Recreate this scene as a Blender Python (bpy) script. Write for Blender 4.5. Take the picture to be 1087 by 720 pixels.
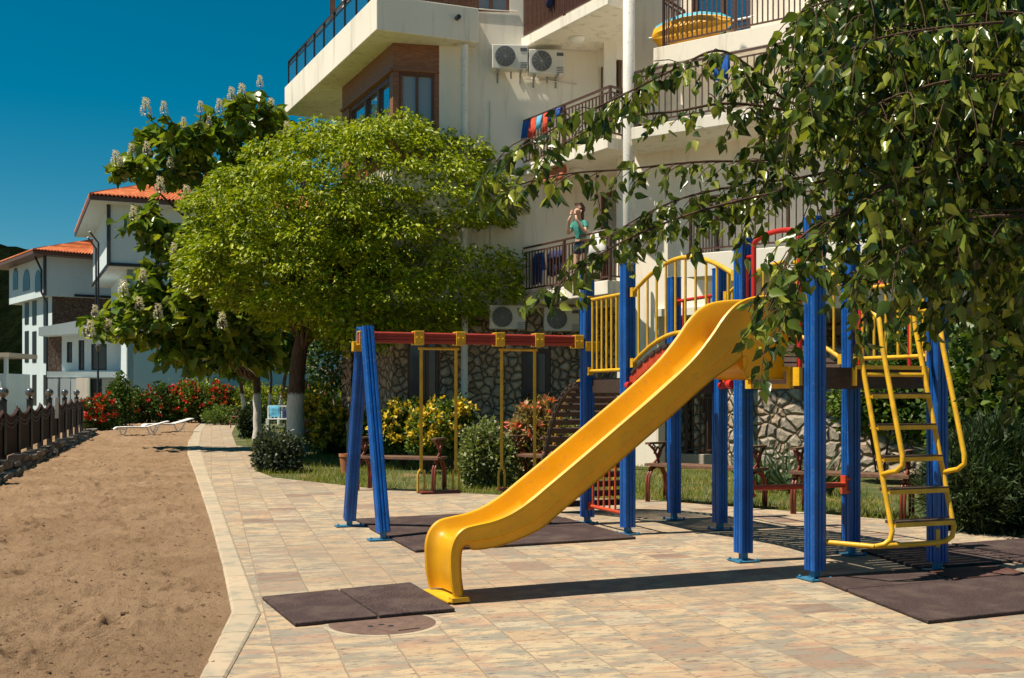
import bpy, math, random
import numpy as np
from mathutils import Vector, noise as mnoise
rnd = random.Random(7); rng = np.random.default_rng(11)
PI = math.pi
for o in list(bpy.data.objects): bpy.data.objects.remove(o)
scene = bpy.context.scene; COL = scene.collection

# ------------------------------------------------------------ camera, sky, sun, exposure
F, CX, HZ, CAMH = 1150.0, 543.5, 418.0, 1.4          # photo pixels (1087 wide): focal length, centre, horizon; eye height
cam = bpy.data.cameras.new('camera'); camo = bpy.data.objects.new('camera', cam); COL.objects.link(camo)
camo.location = (0, 0, CAMH); camo.rotation_euler = (PI / 2, 0, 0)
cam.sensor_width = 36; cam.lens = 36 * F / 1087; cam.shift_y = (HZ - 360) / 1087
cam.clip_start = .05; cam.clip_end = 3000
scene.camera = camo
SUN_EL = 63.0; SUN_TO = Vector((.961, .276, 0)).normalized()   # shadows run to the right and slightly away
world = bpy.data.worlds.new('World'); scene.world = world; world.use_nodes = True
wt = world.node_tree; wt.nodes.clear()
wo = wt.nodes.new('ShaderNodeOutputWorld'); wb = wt.nodes.new('ShaderNodeBackground'); ws = wt.nodes.new('ShaderNodeTexSky')
ws.sky_type = 'NISHITA'; ws.sun_disc = False; ws.sun_elevation = math.radians(SUN_EL)
ws.sun_rotation = math.atan2(-SUN_TO.x, -SUN_TO.y); ws.altitude = 1200; ws.air_density = 1.0; ws.dust_density = .1; ws.ozone_density = 2.5
wh = wt.nodes.new('ShaderNodeHueSaturation'); wh.inputs['Hue'].default_value = .470; wh.inputs['Saturation'].default_value = 1.55; wh.inputs['Value'].default_value = .92
wt.links.new(ws.outputs[0], wh.inputs['Color']); wt.links.new(wh.outputs[0], wb.inputs[0]); wb.inputs[1].default_value = .05
wt.links.new(wb.outputs[0], wo.inputs[0])
sl = bpy.data.lights.new('sun', 'SUN'); sl.energy = 4.9; sl.angle = math.radians(.5); sl.color = (1.0, .885, .725)
so = bpy.data.objects.new('sun', sl); COL.objects.link(so)
ce = math.cos(math.radians(SUN_EL))
so.rotation_euler = Vector((SUN_TO.x * ce, SUN_TO.y * ce, -math.sin(math.radians(SUN_EL)))).to_track_quat('-Z', 'Y').to_euler()
so.location = (-20, -5, 40)
vs = scene.view_settings; vs.view_transform = 'Standard'; vs.look = 'None'; vs.exposure = 0.62; vs.gamma = 1.0; vs.use_curve_mapping = False
scene.render.engine = 'CYCLES'

# ------------------------------------------------------------ helpers
def g(x, y, z=0.0):
    """world point of a photo pixel on the level z"""
    Y = F * (CAMH - z) / (y - HZ); return Vector(((x - CX) * Y / F, Y, z))
def at(x, y, Y):
    return Vector(((x - CX) * Y / F, Y, CAMH + (HZ - y) * Y / F))
def V(*a): return Vector(a)
def lerp(a, b, t): return a + (b - a) * t

class MB:
    def __init__(s): s.v = []; s.f = []; s.m = []; s.cur = 0
    def add(s, vs_, fs_):
        n = len(s.v); s.v += [tuple(p) for p in vs_]
        s.f += [tuple(i + n for i in f) for f in fs_]; s.m += [s.cur] * len(fs_); return s
    def hexa(s, p):   # p: 4 bottom, 4 top, counter-clockwise from above
        return s.add(p, [(3, 2, 1, 0), (4, 5, 6, 7), (0, 1, 5, 4), (1, 2, 6, 5), (2, 3, 7, 6), (3, 0, 4, 7)])
    def box(s, c, sx, sy, sz, d=(1, 0)):
        """box centred at c, sx along 2-D direction d, sy across, sz up"""
        ax = V(d[0], d[1], 0).normalized() * sx / 2; ay = V(-d[1], d[0], 0).normalized() * sy / 2; c = V(*c); h = V(0, 0, sz / 2)
        b = [c - ax - ay - h, c + ax - ay - h, c + ax + ay - h, c - ax + ay - h]
        return s.hexa(b + [q + 2 * h for q in b])
    def bar(s, p0, p1, w, h, up=(0, 0, 1)):
        """square bar from p0 to p1"""
        p0 = V(*p0); p1 = V(*p1); d = (p1 - p0).normalized(); u = V(*up)
        if abs(d.dot(u)) > .99: u = V(0, 1, 0)
        a = d.cross(u).normalized() * w / 2; b = a.cross(d).normalized() * h / 2
        q = [p0 - a - b, p0 + a - b, p0 + a + b, p0 - a + b]; r = [k + (p1 - p0) for k in q]
        return s.add(q + r, [(0, 1, 2, 3), (7, 6, 5, 4), (0, 4, 5, 1), (1, 5, 6, 2), (2, 6, 7, 3), (3, 7, 4, 0)])
    def tube(s, pts, r, n=8, cap=True):
        pts = [V(*p) for p in pts]; k = len(pts); R = r if isinstance(r, (list, tuple)) else [r] * k
        t0 = (pts[1] - pts[0]).normalized(); u = t0.orthogonal().normalized(); base = len(s.v); vv = []
        for i, p in enumerate(pts):
            t = (pts[min(i + 1, k - 1)] - pts[max(i - 1, 0)]).normalized()
            u = (u - t * u.dot(t)); u = u.normalized() if u.length > 1e-6 else t.orthogonal().normalized(); w = t.cross(u)
            for j in range(n):
                a = 2 * PI * j / n; vv.append(p + (u * math.cos(a) + w * math.sin(a)) * R[i])
        ff = [(i * n + j, i * n + (j + 1) % n, (i + 1) * n + (j + 1) % n, (i + 1) * n + j) for i in range(k - 1) for j in range(n)]
        if cap: ff += [tuple(reversed(range(n))), tuple((k - 1) * n + j for j in range(n))]
        return s.add(vv, ff)
    def prism(s, poly, z0, z1):
        n = len(poly); a = sum(poly[i][0] * poly[(i + 1) % n][1] - poly[(i + 1) % n][0] * poly[i][1] for i in range(n))
        if a < 0: poly = poly[::-1]
        vv = [(p[0], p[1], z0) for p in poly] + [(p[0], p[1], z1) for p in poly]
        return s.add(vv, [tuple(reversed(range(n))), tuple(range(n, 2 * n))] + [(i, (i + 1) % n, n + (i + 1) % n, n + i) for i in range(n)])
    def sheet(s, poly, z):
        n = len(poly); a = sum(poly[i][0] * poly[(i + 1) % n][1] - poly[(i + 1) % n][0] * poly[i][1] for i in range(n))
        if a < 0: poly = poly[::-1]
        return s.add([(p[0], p[1], z) for p in poly], [tuple(range(n))])
    def lathe(s, c, prof, n=16):
        c = V(*c); k = len(prof)
        vv = [c + V(r * math.cos(2 * PI * j / n), r * math.sin(2 * PI * j / n), z) for r, z in prof for j in range(n)]
        return s.add(vv, [(i * n + j, i * n + (j + 1) % n, (i + 1) * n + (j + 1) % n, (i + 1) * n + j) for i in range(k - 1) for j in range(n)]
                     + [tuple(reversed(range(n))), tuple((k - 1) * n + j for j in range(n))])
    def disc(s, c, nrm, r, th, n=20):
        c = V(*c); d = V(*nrm).normalized() * th; return s.tube([c, c + d], r, n)
    def loft(s, rows, closed=False):
        n = len(rows[0]); vv = [p for r in rows for p in r]; k = len(rows); m = n if closed else n - 1
        return s.add(vv, [(i * n + j, i * n + (j + 1) % n, (i + 1) * n + (j + 1) % n, (i + 1) * n + j) for i in range(k - 1) for j in range(m)])
    def build(s, name, mats, parent=None, loc=None, smooth=False, bevel=0, sub=0, kind=None, autosmooth=None):
        root = parent
        while root is not None and root.parent is not None: root = root.parent
        L = V(*root['_loc']) if root is not None else (V(*loc) if loc is not None else V(0, 0, 0))
        me = bpy.data.meshes.new(name)
        me.from_pydata([tuple(V(*p) - L) for p in s.v], [], s.f)
        for m in (mats if isinstance(mats, (list, tuple)) else [mats]): me.materials.append(m)
        if any(s.m): me.polygons.foreach_set('material_index', s.m)
        if smooth or autosmooth: me.polygons.foreach_set('use_smooth', [True] * len(s.f))
        me.update()
        if autosmooth: me.set_sharp_from_angle(angle=math.radians(autosmooth))
        o = bpy.data.objects.new(name, me); COL.objects.link(o)
        if parent is not None: o.parent = parent
        else: o.location = L
        o['_loc'] = tuple(L)
        if bevel:
            b = o.modifiers.new('bevel', 'BEVEL'); b.width = bevel; b.segments = 2; b.limit_method = 'ANGLE'; b.angle_limit = math.radians(35)
        if sub:
            b = o.modifiers.new('sub', 'SUBSURF'); b.levels = sub; b.render_levels = sub
        if kind: o['kind'] = kind
        return o

def thing(name, label, cat, loc=(0, 0, 0), group=None):
    o = bpy.data.objects.new(name, None); COL.objects.link(o); o.location = loc; o['_loc'] = tuple(loc); o.empty_display_size = .2
    return tag(o, label, cat, group)
def tag(o, label, cat, group=None):
    o['label'] = label; o['category'] = cat
    if group: o['group'] = group
    return o
def dup(root, loc, rotz=0, label=None, group=None, scale=None):
    def cp(o, par):
        c = o.copy(); COL.objects.link(c)
        if par is not None: c.parent = par
        for ch in list(o.children): cp(ch, c)
        return c
    r = cp(root, None); r.location = loc; r.rotation_euler = (0, 0, rotz)
    if scale: r.scale = (scale,) * 3
    if label: r['label'] = label
    if group: r['group'] = group
    return r

# ------------------------------------------------------------ materials
def newmat(name):
    m = bpy.data.materials.new(name); m.use_nodes = True; nt = m.node_tree; p = nt.nodes['Principled BSDF']
    return m, nt, p
def N(nt, t, **kw):
    n = nt.nodes.new(t)
    for k, v in kw.items():
        if k in n.inputs: n.inputs[k].default_value = v
        else: setattr(n, k, v)
    return n
def ramp(nt, fac, stops):
    r = nt.nodes.new('ShaderNodeValToRGB'); e = r.color_ramp.elements
    while len(e) > 1: e.remove(e[-1])
    e[0].position = stops[0][0]; e[0].color = (*stops[0][1], 1)
    for p, c in stops[1:]:
        q = e.new(p); q.color = (*c, 1)
    nt.links.new(fac, r.inputs[0]); return r.outputs[0]
def mixc(nt, fac, a, b, mode='MIX'):
    m = nt.nodes.new('ShaderNodeMix'); m.data_type = 'RGBA'; m.blend_type = mode
    for i, x in ((0, fac), (6, a), (7, b)):
        if hasattr(x, 'is_output'): nt.links.new(x, m.inputs[i])
        elif i == 0: m.inputs[0].default_value = x
        else: m.inputs[i].default_value = (*x, 1)
    return m.outputs[2]
def bump(nt, h, p, strength=.3, dist=.01):
    b = N(nt, 'ShaderNodeBump'); b.inputs['Strength'].default_value = strength; b.inputs['Distance'].default_value = dist
    nt.links.new(h, b.inputs['Height']); nt.links.new(b.outputs[0], p.inputs['Normal']); return b
def objco(nt, scale=(1, 1, 1), rot=(0, 0, 0), kind='Object'):
    tc = nt.nodes.new('ShaderNodeTexCoord'); mp = nt.nodes.new('ShaderNodeMapping')
    mp.inputs['Scale'].default_value = scale; mp.inputs['Rotation'].default_value = rot
    nt.links.new(tc.outputs[kind], mp.inputs[0]); return mp.outputs[0]
def noise(nt, co, scale, detail=4, rough=.55):
    n = N(nt, 'ShaderNodeTexNoise', Scale=scale, Detail=detail, Roughness=rough); nt.links.new(co, n.inputs['Vector']); return n.outputs[0]

def paint(name, col, rough=.45, var=.18, scale=6, wear=None, metal=0, bumpy=.05, spec=.5, rust=None):
    """painted / moulded surface with uneven tone, scuffs and dust"""
    m, nt, p = newmat(name); co = objco(nt)
    n1 = noise(nt, co, scale, 5); n2 = noise(nt, co, scale * 7, 3)
    lo = tuple(c * (1 - var) for c in col); hi = tuple(min(1, c * (1 + var)) for c in col)
    c = ramp(nt, n1, [(.3, lo), (.7, hi)])
    if wear and rust:
        n5 = noise(nt, co, scale * 3.1, 8, .7); c = mixc(nt, ramp(nt, n5, [(.645, (0,) * 3), (.70, (.8,) * 3)]), c, rust)
    if wear:
        w = ramp(nt, n2, [(.58, (0, 0, 0)), (.70, (.85,) * 3)]); c = mixc(nt, w, c, wear)
    nt.links.new(c, p.inputs['Base Color'])
    r = ramp(nt, n2, [(.3, (rough - .08,) * 3), (.7, (rough + .12,) * 3)]); nt.links.new(r, p.inputs['Roughness'])
    p.inputs['Metallic'].default_value = metal; p.inputs['Specular IOR Level'].default_value = spec
    if bumpy: bump(nt, n2, p, bumpy, .004)
    return m
def leafmat(name, cols, trans=.35, rough=.45):
    m, nt, p = newmat(name)
    ge = nt.nodes.new('ShaderNodeNewGeometry')
    c = ramp(nt, ge.outputs['Random Per Island'], [(i / max(1, len(cols) - 1), q) for i, q in enumerate(cols)])
    nt.links.new(c, p.inputs['Base Color']); p.inputs['Roughness'].default_value = rough; p.inputs['Specular IOR Level'].default_value = .35
    t = nt.nodes.new('ShaderNodeBsdfTranslucent'); mx = nt.nodes.new('ShaderNodeMixShader'); mx.inputs[0].default_value = trans
    tc = mixc(nt, .6, c, (.35, .42, .02), 'MULTIPLY'); tm = mixc(nt, 1.0, c, (1.25, 1.3, .5), 'MULTIPLY')
    nt.links.new(tm, t.inputs[0]); nt.links.new(p.outputs[0], mx.inputs[1]); nt.links.new(t.outputs[0], mx.inputs[2])
    nt.links.new(mx.outputs[0], nt.nodes['Material Output'].inputs[0]); return m
def glassmat(name, col, refl=.35, rough=.06):
    m, nt, p = newmat(name); p.inputs['Base Color'].default_value = (*col, 1); p.inputs['Roughness'].default_value = .3
    gl = N(nt, 'ShaderNodeBsdfGlossy', Roughness=rough); gl.inputs[0].default_value = (.9, .95, 1, 1)
    n = noise(nt, objco(nt), 1.2, 2); b = N(nt, 'ShaderNodeBump', Strength=.05, Distance=.02); nt.links.new(n, b.inputs['Height']); nt.links.new(b.outputs[0], gl.inputs['Normal'])
    mx = nt.nodes.new('ShaderNodeMixShader'); mx.inputs[0].default_value = refl
    nt.links.new(p.outputs[0], mx.inputs[1]); nt.links.new(gl.outputs[0], mx.inputs[2]); nt.links.new(mx.outputs[0], nt.nodes['Material Output'].inputs[0]); return m
def stucco(name, col, stain=(.40, .34, .26), amt=.55):
    m, nt, p = newmat(name); co = objco(nt); st = objco(nt, (2.2, 2.2, .22))
    n = noise(nt, co, .7, 5); c = mixc(nt, ramp(nt, n, [(.35, (0, 0, 0)), (.75, (.5,) * 3)]), col, tuple(x * .82 for x in col))
    s = noise(nt, st, 2.2, 6, .65); c = mixc(nt, ramp(nt, s, [(.52, (0, 0, 0)), (.8, (amt,) * 3)]), c, stain)
    nt.links.new(c, p.inputs['Base Color']); p.inputs['Roughness'].default_value = .9; p.inputs['Specular IOR Level'].default_value = .2
    bump(nt, noise(nt, co, 45, 4), p, .35, .006); return m
def stonewall(name, scale, cols, mortar=(.15, .105, .07), gap=.07):
    m, nt, p = newmat(name); co0 = objco(nt)
    wn = N(nt, 'ShaderNodeTexNoise', Scale=2.5, Detail=2); nt.links.new(co0, wn.inputs['Vector'])
    co = mixc(nt, .16, co0, wn.outputs['Color'])
    v = N(nt, 'ShaderNodeTexVoronoi', Scale=scale); nt.links.new(co, v.inputs['Vector'])
    e = N(nt, 'ShaderNodeTexVoronoi', Scale=scale, feature='DISTANCE_TO_EDGE'); nt.links.new(co, e.inputs['Vector'])
    sp = nt.nodes.new('ShaderNodeSeparateColor'); nt.links.new(v.outputs['Color'], sp.inputs[0])
    c = ramp(nt, sp.outputs[0], [(i / (len(cols) - 1), q) for i, q in enumerate(cols)])
    n = noise(nt, co0, 14, 6); c = mixc(nt, ramp(nt, n, [(.3, (.55,) * 3), (.6, (0, 0, 0))]), c, (.22, .15, .10))
    c = mixc(nt, ramp(nt, e.outputs['Distance'], [(gap * .5, (1, 1, 1)), (gap, (0, 0, 0))]), c, mixc(nt, ramp(nt, n, [(.35, (0,) * 3), (.65, (1, 1, 1))]), mortar, tuple(x * .7 for x in mortar)))
    nt.links.new(c, p.inputs['Base Color']); p.inputs['Roughness'].default_value = .85
    h = ramp(nt, e.outputs['Distance'], [(0, (0, 0, 0)), (gap * 3, (1, 1, 1))]); h = mixc(nt, .25, h, n)
    bump(nt, h, p, 1.0, .09); return m
def wood(name, col, rough=.5, scale=3, axis='x'):
    m, nt, p = newmat(name); sc = {'x': (.6, 12, 12), 'y': (12, .6, 12), 'z': (12, 12, .6)}[axis]
    n = noise(nt, objco(nt, sc), scale, 6, .6)
    c = ramp(nt, n, [(.25, tuple(x * .5 for x in col)), (.55, col), (.8, tuple(min(1, x * 1.5) for x in col))])
    nt.links.new(c, p.inputs['Base Color']); p.inputs['Roughness'].default_value = rough; bump(nt, n, p, .25, .006); return m

M = {}
M['blue'] = paint('blue_paint', (.003, .084, .35), .40, .25, 5, wear=(.03, .14, .36), rust=(.04, .06, .13))
def scuffed_yellow():
    m = paint('yellow_plastic', (.66, .405, .006), .38, .12, 3, wear=(.57, .34, .03), bumpy=.03, spec=.4); nt = m.node_tree; p = nt.nodes['Principled BSDF']
    old = p.inputs['Base Color'].links[0].from_socket; co = objco(nt, (1.3, 26, 5), (0, 0, -math.radians(24.4)))
    st = noise(nt, co, 2.2, 6, .7); c = mixc(nt, ramp(nt, st, [(.52, (0,) * 3), (.66, (.7,) * 3)]), old, (.54, .32, .07)); d = noise(nt, objco(nt), 1.6, 5, .6)
    c = mixc(nt, ramp(nt, d, [(.5, (0,) * 3), (.75, (.30,) * 3)]), c, (.50, .27, .03)); nt.links.new(c, p.inputs['Base Color']); return m
M['yellow'] = scuffed_yellow()
M['bluedk'] = paint('blue_steel', (.02, .16, .30), .45, .3, 9, wear=(.16, .13, .09))
M['yellow'] = paint('yellow_plastic', (.70, .345, .005), .38, .12, 3, wear=(.60, .30, .02), bumpy=.03, spec=.4)
M['yellowp'] = paint('yellow_paint', (.66, .38, .012), .42, .18, 9, wear=(.46, .24, .05), rust=(.26, .11, .03))
M['redbeam'] = paint('dark_red_paint', (.33, .036, .020), .4, .2, 6, wear=(.28, .05, .03))
M['red'] = paint('orange_red_paint', (.50, .06, .018), .4, .2, 8, wear=(.30, .05, .03))
M['redpole'] = paint('red_paint', (.50, .022, .012), .35, .2, 8)
M['deck'] = wood('brown_deck', (.055, .032, .020), .55)
M['slat'] = wood('brown_slat', (.06, .035, .024), .5)
M['white'] = paint('white_paint', (.78, .76, .70), .5, .08, 3, wear=(.5, .48, .42))
M['whiteplast'] = paint('white_plastic', (.80, .80, .76), .35, .06, 4)
M['acmetal'] = paint('air_conditioner_casing', (.66, .64, .58), .45, .1, 3)
M['grille'] = paint('dark_grille', (.10, .11, .115), .5, .2, 8)
M['iron'] = paint('brown_iron', (.075, .032, .022), .45, .25, 10, wear=(.13, .06, .03))
M['benchred'] = paint('red_oxide_iron', (.17, .032, .018), .45, .25, 10, wear=(.08, .03, .02))
M['black'] = paint('black_iron', (.018, .017, .018), .4, .3, 9)
M['benchwood'] = wood('bench_wood', (.16, .085, .05), .6)
M['bay'] = wood('walnut_cladding', (.26, .105, .045), .5, 2, 'x')
M['frame'] = wood('dark_window_frame', (.13, .055, .026), .4, 3, 'z')
M['orangewood'] = wood('orange_wood', (.36, .12, .025), .5, 3, 'z')
M['stucco'] = stucco('cream_stucco', (.88, .82, .70))
M['stucco2'] = stucco('pale_balcony_stucco', (.83, .785, .68), (.22, .17, .11), .6)
M['housewall'] = stucco('house_plaster', (.58, .68, .70), (.44, .50, .50), .3)
M['shadedwall'] = stucco('shaded_house_plaster', (.30, .52, .55), (.24, .42, .44), .3)  # house plaster again, with the blue-green shade of the lower front put into its colour
M['stone'] = stonewall('brown_fieldstone', 6.6, [(.48, .31, .20), (.62, .45, .30), (.48, .36, .26), (.66, .51, .35), (.42, .30, .21)])
M['stone2'] = stonewall('pale_fieldstone', 6.0, [(.44, .37, .28), (.36, .33, .28), (.48, .35, .24), (.38, .36, .32), (.50, .43, .33)])
M['stonesmall'] = stonewall('small_grey_stone', 6.5, [(.20, .18, .13), (.27, .24, .18), (.17, .15, .12)])
M['brownstone'] = stonewall('dark_brown_stone', 5, [(.10, .065, .045), (.14, .09, .065), (.08, .05, .04)], gap=.03)
M['rock'] = stonewall('edging_rock', 3.5, [(.26, .21, .16), (.20, .17, .13), (.32, .26, .20)], gap=.0101)
M['concrete'] = stucco('concrete', (.46, .40, .32))
M['glass'] = glassmat('window_glass', (.015, .02, .025), .35)
M['glassdark'] = glassmat('dark_window_glass', (.012, .014, .016), .035)
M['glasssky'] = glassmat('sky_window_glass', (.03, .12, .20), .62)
M['glasscurtain'] = glassmat('curtained_glass', (.30, .27, .24), .10)
M['globe'] = glassmat('globe_glass', (.07, .065, .06), .13)
M['terracotta'] = paint('terracotta', (.42, .15, .06), .8, .15, 5)
M['skin'] = paint('skin', (.58, .34, .23), .5, .08, 9)
M['hair'] = paint('brown_hair', (.09, .035, .018), .5, .3, 30)
M['teal'] = paint('teal_cloth', (.03, .28, .24), .8, .4, 25, wear=(.55, .6, .5))
M['shorts'] = paint('dark_denim', (.03, .06, .10), .8, .3, 20)
M['cloth_blue'] = paint('blue_towel', (.01, .10, .42), .9, .4, 12)
M['cloth_cyan'] = paint('light_blue_towel', (.12, .42, .62), .9, .3, 12)
M['cloth_red'] = paint('red_towel', (.62, .07, .035), .9, .35, 14)
M['cloth_navy'] = paint('navy_towel', (.012, .025, .10), .9, .35, 14)
M['cloth_white'] = paint('white_cloth', (.75, .74, .74), .9, .1, 8)
M['cloth_orange'] = paint('orange_cloth', (.62, .20, .10), .9, .3, 10)
M['steel'] = paint('grey_steel', (.30, .30, .30), .4, .2, 10)
M['creamdoor'] = wood('brown_door', (.10, .05, .03), .5, 3, 'z')

def tile_mat():
    m, nt, p = newmat('clay_roof_tiles'); tc = nt.nodes.new('ShaderNodeTexCoord')
    n = noise(nt, tc.outputs['Object'], 3, 4); b = noise(nt, tc.outputs['Object'], .4, 3)
    c = ramp(nt, n, [(.3, (.42, .11, .04)), (.55, (.60, .19, .07)), (.75, (.68, .30, .14))]); c = mixc(nt, ramp(nt, b, [(.4, (0,) * 3), (.7, (.35,) * 3)]), c, (.30, .10, .05))
    nt.links.new(c, p.inputs['Base Color']); p.inputs['Roughness'].default_value = .8; return m
M['tiles'] = tile_mat()

def rubber():
    m, nt, p = newmat('rubber_crumb'); co = objco(nt); n = noise(nt, co, 120, 4, .7); b = noise(nt, co, 3.2, 7, .65)
    c = ramp(nt, n, [(.34, (.022, .014, .014)), (.52, (.055, .037, .036)), (.66, (.15, .11, .105))])
    c = mixc(nt, ramp(nt, b, [(.46, (0,) * 3), (.7, (.75,) * 3)]), c, (.12, .088, .075))
    nt.links.new(c, p.inputs['Base Color']); p.inputs['Roughness'].default_value = .95; p.inputs['Specular IOR Level'].default_value = .15
    bump(nt, n, p, .8, .006); return m
M['rubber'] = rubber()
def rubber_red():
    m = M['rubber'].copy(); m.name = 'reddish_rubber_crumb'
    for n in m.node_tree.nodes:
        if n.type == 'VALTORGB' and len(n.color_ramp.elements) == 3:
            for e in n.color_ramp.elements: e.color = (e.color[0] * 1.7, e.color[1] * 1.1, e.color[2] * .9, 1)
    return m
M['rubberred'] = rubber_red()

def paver_mat():
    m, nt, p = newmat('slate_pavers'); rot = (0, 0, -math.radians(90 + 15.5))
    co = objco(nt, rot=rot)                                    # u runs along the path, v across it
    b = N(nt, 'ShaderNodeTexBrick', offset=.37, offset_frequency=2, squash=.62, squash_frequency=3)
    b.inputs['Scale'].default_value = 1; b.inputs['Mortar Size'].default_value = .005; b.inputs['Mortar Smooth'].default_value = .3
    b.inputs['Brick Width'].default_value = .42; b.inputs['Row Height'].default_value = .33; b.inputs['Bias'].default_value = 0
    b.inputs['Color1'].default_value = (0, 0, 0, 1); b.inputs['Color2'].default_value = (1, 1, 1, 1); b.inputs['Mortar'].default_value = (.5, .5, .5, 1)
    wn = N(nt, 'ShaderNodeTexNoise', Scale=5, Detail=3); nt.links.new(co, wn.inputs['Vector'])
    cw = mixc(nt, .012, co, wn.outputs['Color'], 'LINEAR_LIGHT'); nt.links.new(cw, b.inputs['Vector'])
    base = ramp(nt, b.outputs['Color'], [(0, (.20, .13, .10)), (.05, (.28, .195, .145)), (.09, (.41, .30, .19)), (.5, (.475, .37, .235)), (.8, (.43, .35, .235)), (.93, (.42, .36, .26)), (1, (.31, .235, .17))])
    # slate clouds: a per-brick offset so that patches stop at the joints
    off = mixc(nt, 1.0, co, mixc(nt, 1.0, b.outputs['Color'], (17, 31, 9), 'MULTIPLY'), 'ADD')
    mp = nt.nodes.new('ShaderNodeMapping'); mp.inputs['Scale'].default_value = (5.2, 2.2, 1); nt.links.new(off, mp.inputs[0])
    g1 = noise(nt, mp.outputs[0], 1.5, 6, .62)
    c = mixc(nt, ramp(nt, g1, [(.45, (0,) * 3), (.58, (.9,) * 3)]), base, (.235, .222, .182))
    mp2 = nt.nodes.new('ShaderNodeMapping'); mp2.inputs['Scale'].default_value = (6, 2.2, 1); mp2.inputs['Location'].default_value = (5, 9, 2); nt.links.new(off, mp2.inputs[0])
    g2 = noise(nt, mp2.outputs[0], 1.2, 6, .6)
    c = mixc(nt, ramp(nt, g2, [(.50, (0,) * 3), (.66, (.62,) * 3)]), c, (.37, .205, .135))
    g3 = noise(nt, mp2.outputs[0], 5.5, 6, .75)
    c = mixc(nt, ramp(nt, g3, [(.55, (0,) * 3), (.63, (.9,) * 3)]), c, (.115, .095, .075))
    big = noise(nt, co, .35, 4); c = mixc(nt, ramp(nt, big, [(.44, (0,) * 3), (.68, (.5,) * 3)]), c, (.25, .195, .14))
    c = mixc(nt, ramp(nt, b.outputs['Fac'], [(.1, (0,) * 3), (.9, (.8,) * 3)]), c, (.25, .19, .13))
    sp = noise(nt, co, 60, 3); c = mixc(nt, ramp(nt, sp, [(.62, (0,) * 3), (.8, (.5,) * 3)]), c, (.14, .11, .08))
    nt.links.new(c, p.inputs['Base Color']); p.inputs['Roughness'].default_value = .78; p.inputs['Specular IOR Level'].default_value = .25
    h = mixc(nt, .35, g3, g1); h = mixc(nt, ramp(nt, b.outputs['Fac'], [(0, (0,) * 3), (1, (1, 1, 1))]), h, (.1, .1, .1))
    bump(nt, h, p, .7, .014); return m
M['paver'] = paver_mat()
def kerb_mat():
    m, nt, p = newmat('kerb_stone'); co = objco(nt, rot=(0, 0, math.radians(-103)))
    b = N(nt, 'ShaderNodeTexBrick', offset=0); b.inputs['Scale'].default_value = 1; b.inputs['Mortar Size'].default_value = .006
    b.inputs['Brick Width'].default_value = .5; b.inputs['Row Height'].default_value = 30
    b.inputs['Color1'].default_value = (0, 0, 0, 1); b.inputs['Color2'].default_value = (1, 1, 1, 1); nt.links.new(co, b.inputs['Vector'])
    n = noise(nt, objco(nt, (1, 1, 1)), 4.5, 7, .65); c = ramp(nt, n, [(.32, (.17, .175, .14)), (.47, (.37, .31, .215)), (.58, (.44, .34, .23)), (.7, (.24, .17, .12))])
    c = mixc(nt, .35, c, ramp(nt, b.outputs['Color'], [(0, (.28, .27, .21)), (1, (.50, .39, .27))])); c = mixc(nt, b.outputs['Fac'], c, (.16, .12, .08))
    nt.links.new(c, p.inputs['Base Color']); p.inputs['Roughness'].default_value = .8; bump(nt, n, p, .3, .008); return m
M['kerb'] = kerb_mat()
def sand_mat():
    m, nt, p = newmat('coarse_sand'); co = objco(nt)
    n1 = noise(nt, co, .9, 6); n2 = noise(nt, co, 9, 6, .65); n3 = noise(nt, co, 95, 5, .75)
    c = ramp(nt, n1, [(.3, (.255, .165, .095)), (.7, (.37, .252, .155))]); c = mixc(nt, ramp(nt, n2, [(.56, (0,) * 3), (.72, (.55,) * 3)]), c, (.15, .08, .04))
    c = mixc(nt, ramp(nt, n3, [(.53, (0,) * 3), (.66, (.7,) * 3)]), c, (.11, .068, .04))
    nt.links.new(c, p.inputs['Base Color']); p.inputs['Roughness'].default_value = .95; p.inputs['Specular IOR Level'].default_value = .1
    n4 = noise(nt, co, 34, 4, .7); h = mixc(nt, .5, n2, n4); h = mixc(nt, .25, h, n3); bump(nt, h, p, 1.0, .08); return m
M['sand'] = sand_mat()
M['crumb'] = paint('sand_crumbs', (.17, .10, .055), .95, .4, 3)
def lawn_mat():
    m, nt, p = newmat('lawn_soil'); co = objco(nt); n = noise(nt, co, 1.3, 6); n2 = noise(nt, co, 25, 5)
    c = ramp(nt, n, [(.35, (.055, .085, .018)), (.55, (.10, .11, .03)), (.7, (.26, .17, .075))]); c = mixc(nt, ramp(nt, n2, [(.5, (0,) * 3), (.7, (.6,) * 3)]), c, (.04, .04, .015))
    nt.links.new(c, p.inputs['Base Color']); p.inputs['Roughness'].default_value = 1; bump(nt, n2, p, 1, .05); return m
M['lawn'] = lawn_mat()
def earth_mat():
    m, nt, p = newmat('dry_earth'); n = noise(nt, objco(nt), .3, 6); nt.links.new(ramp(nt, n, [(.35, (.10, .085, .05)), (.65, (.18, .14, .085))]), p.inputs['Base Color']); p.inputs['Roughness'].default_value = 1; return m
M['earth'] = earth_mat()
def hill_mat():
    m, nt, p = newmat('wooded_hill'); co = objco(nt); n = noise(nt, co, .12, 8, .7); nt.links.new(ramp(nt, n, [(.35, (.003, .006, .003)), (.55, (.007, .012, .005)), (.7, (.014, .018, .007))]), p.inputs['Base Color'])
    p.inputs['Roughness'].default_value = 1; p.inputs['Specular IOR Level'].default_value = 0; bump(nt, n, p, 1, 6); return m
M['hill'] = hill_mat()
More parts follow.
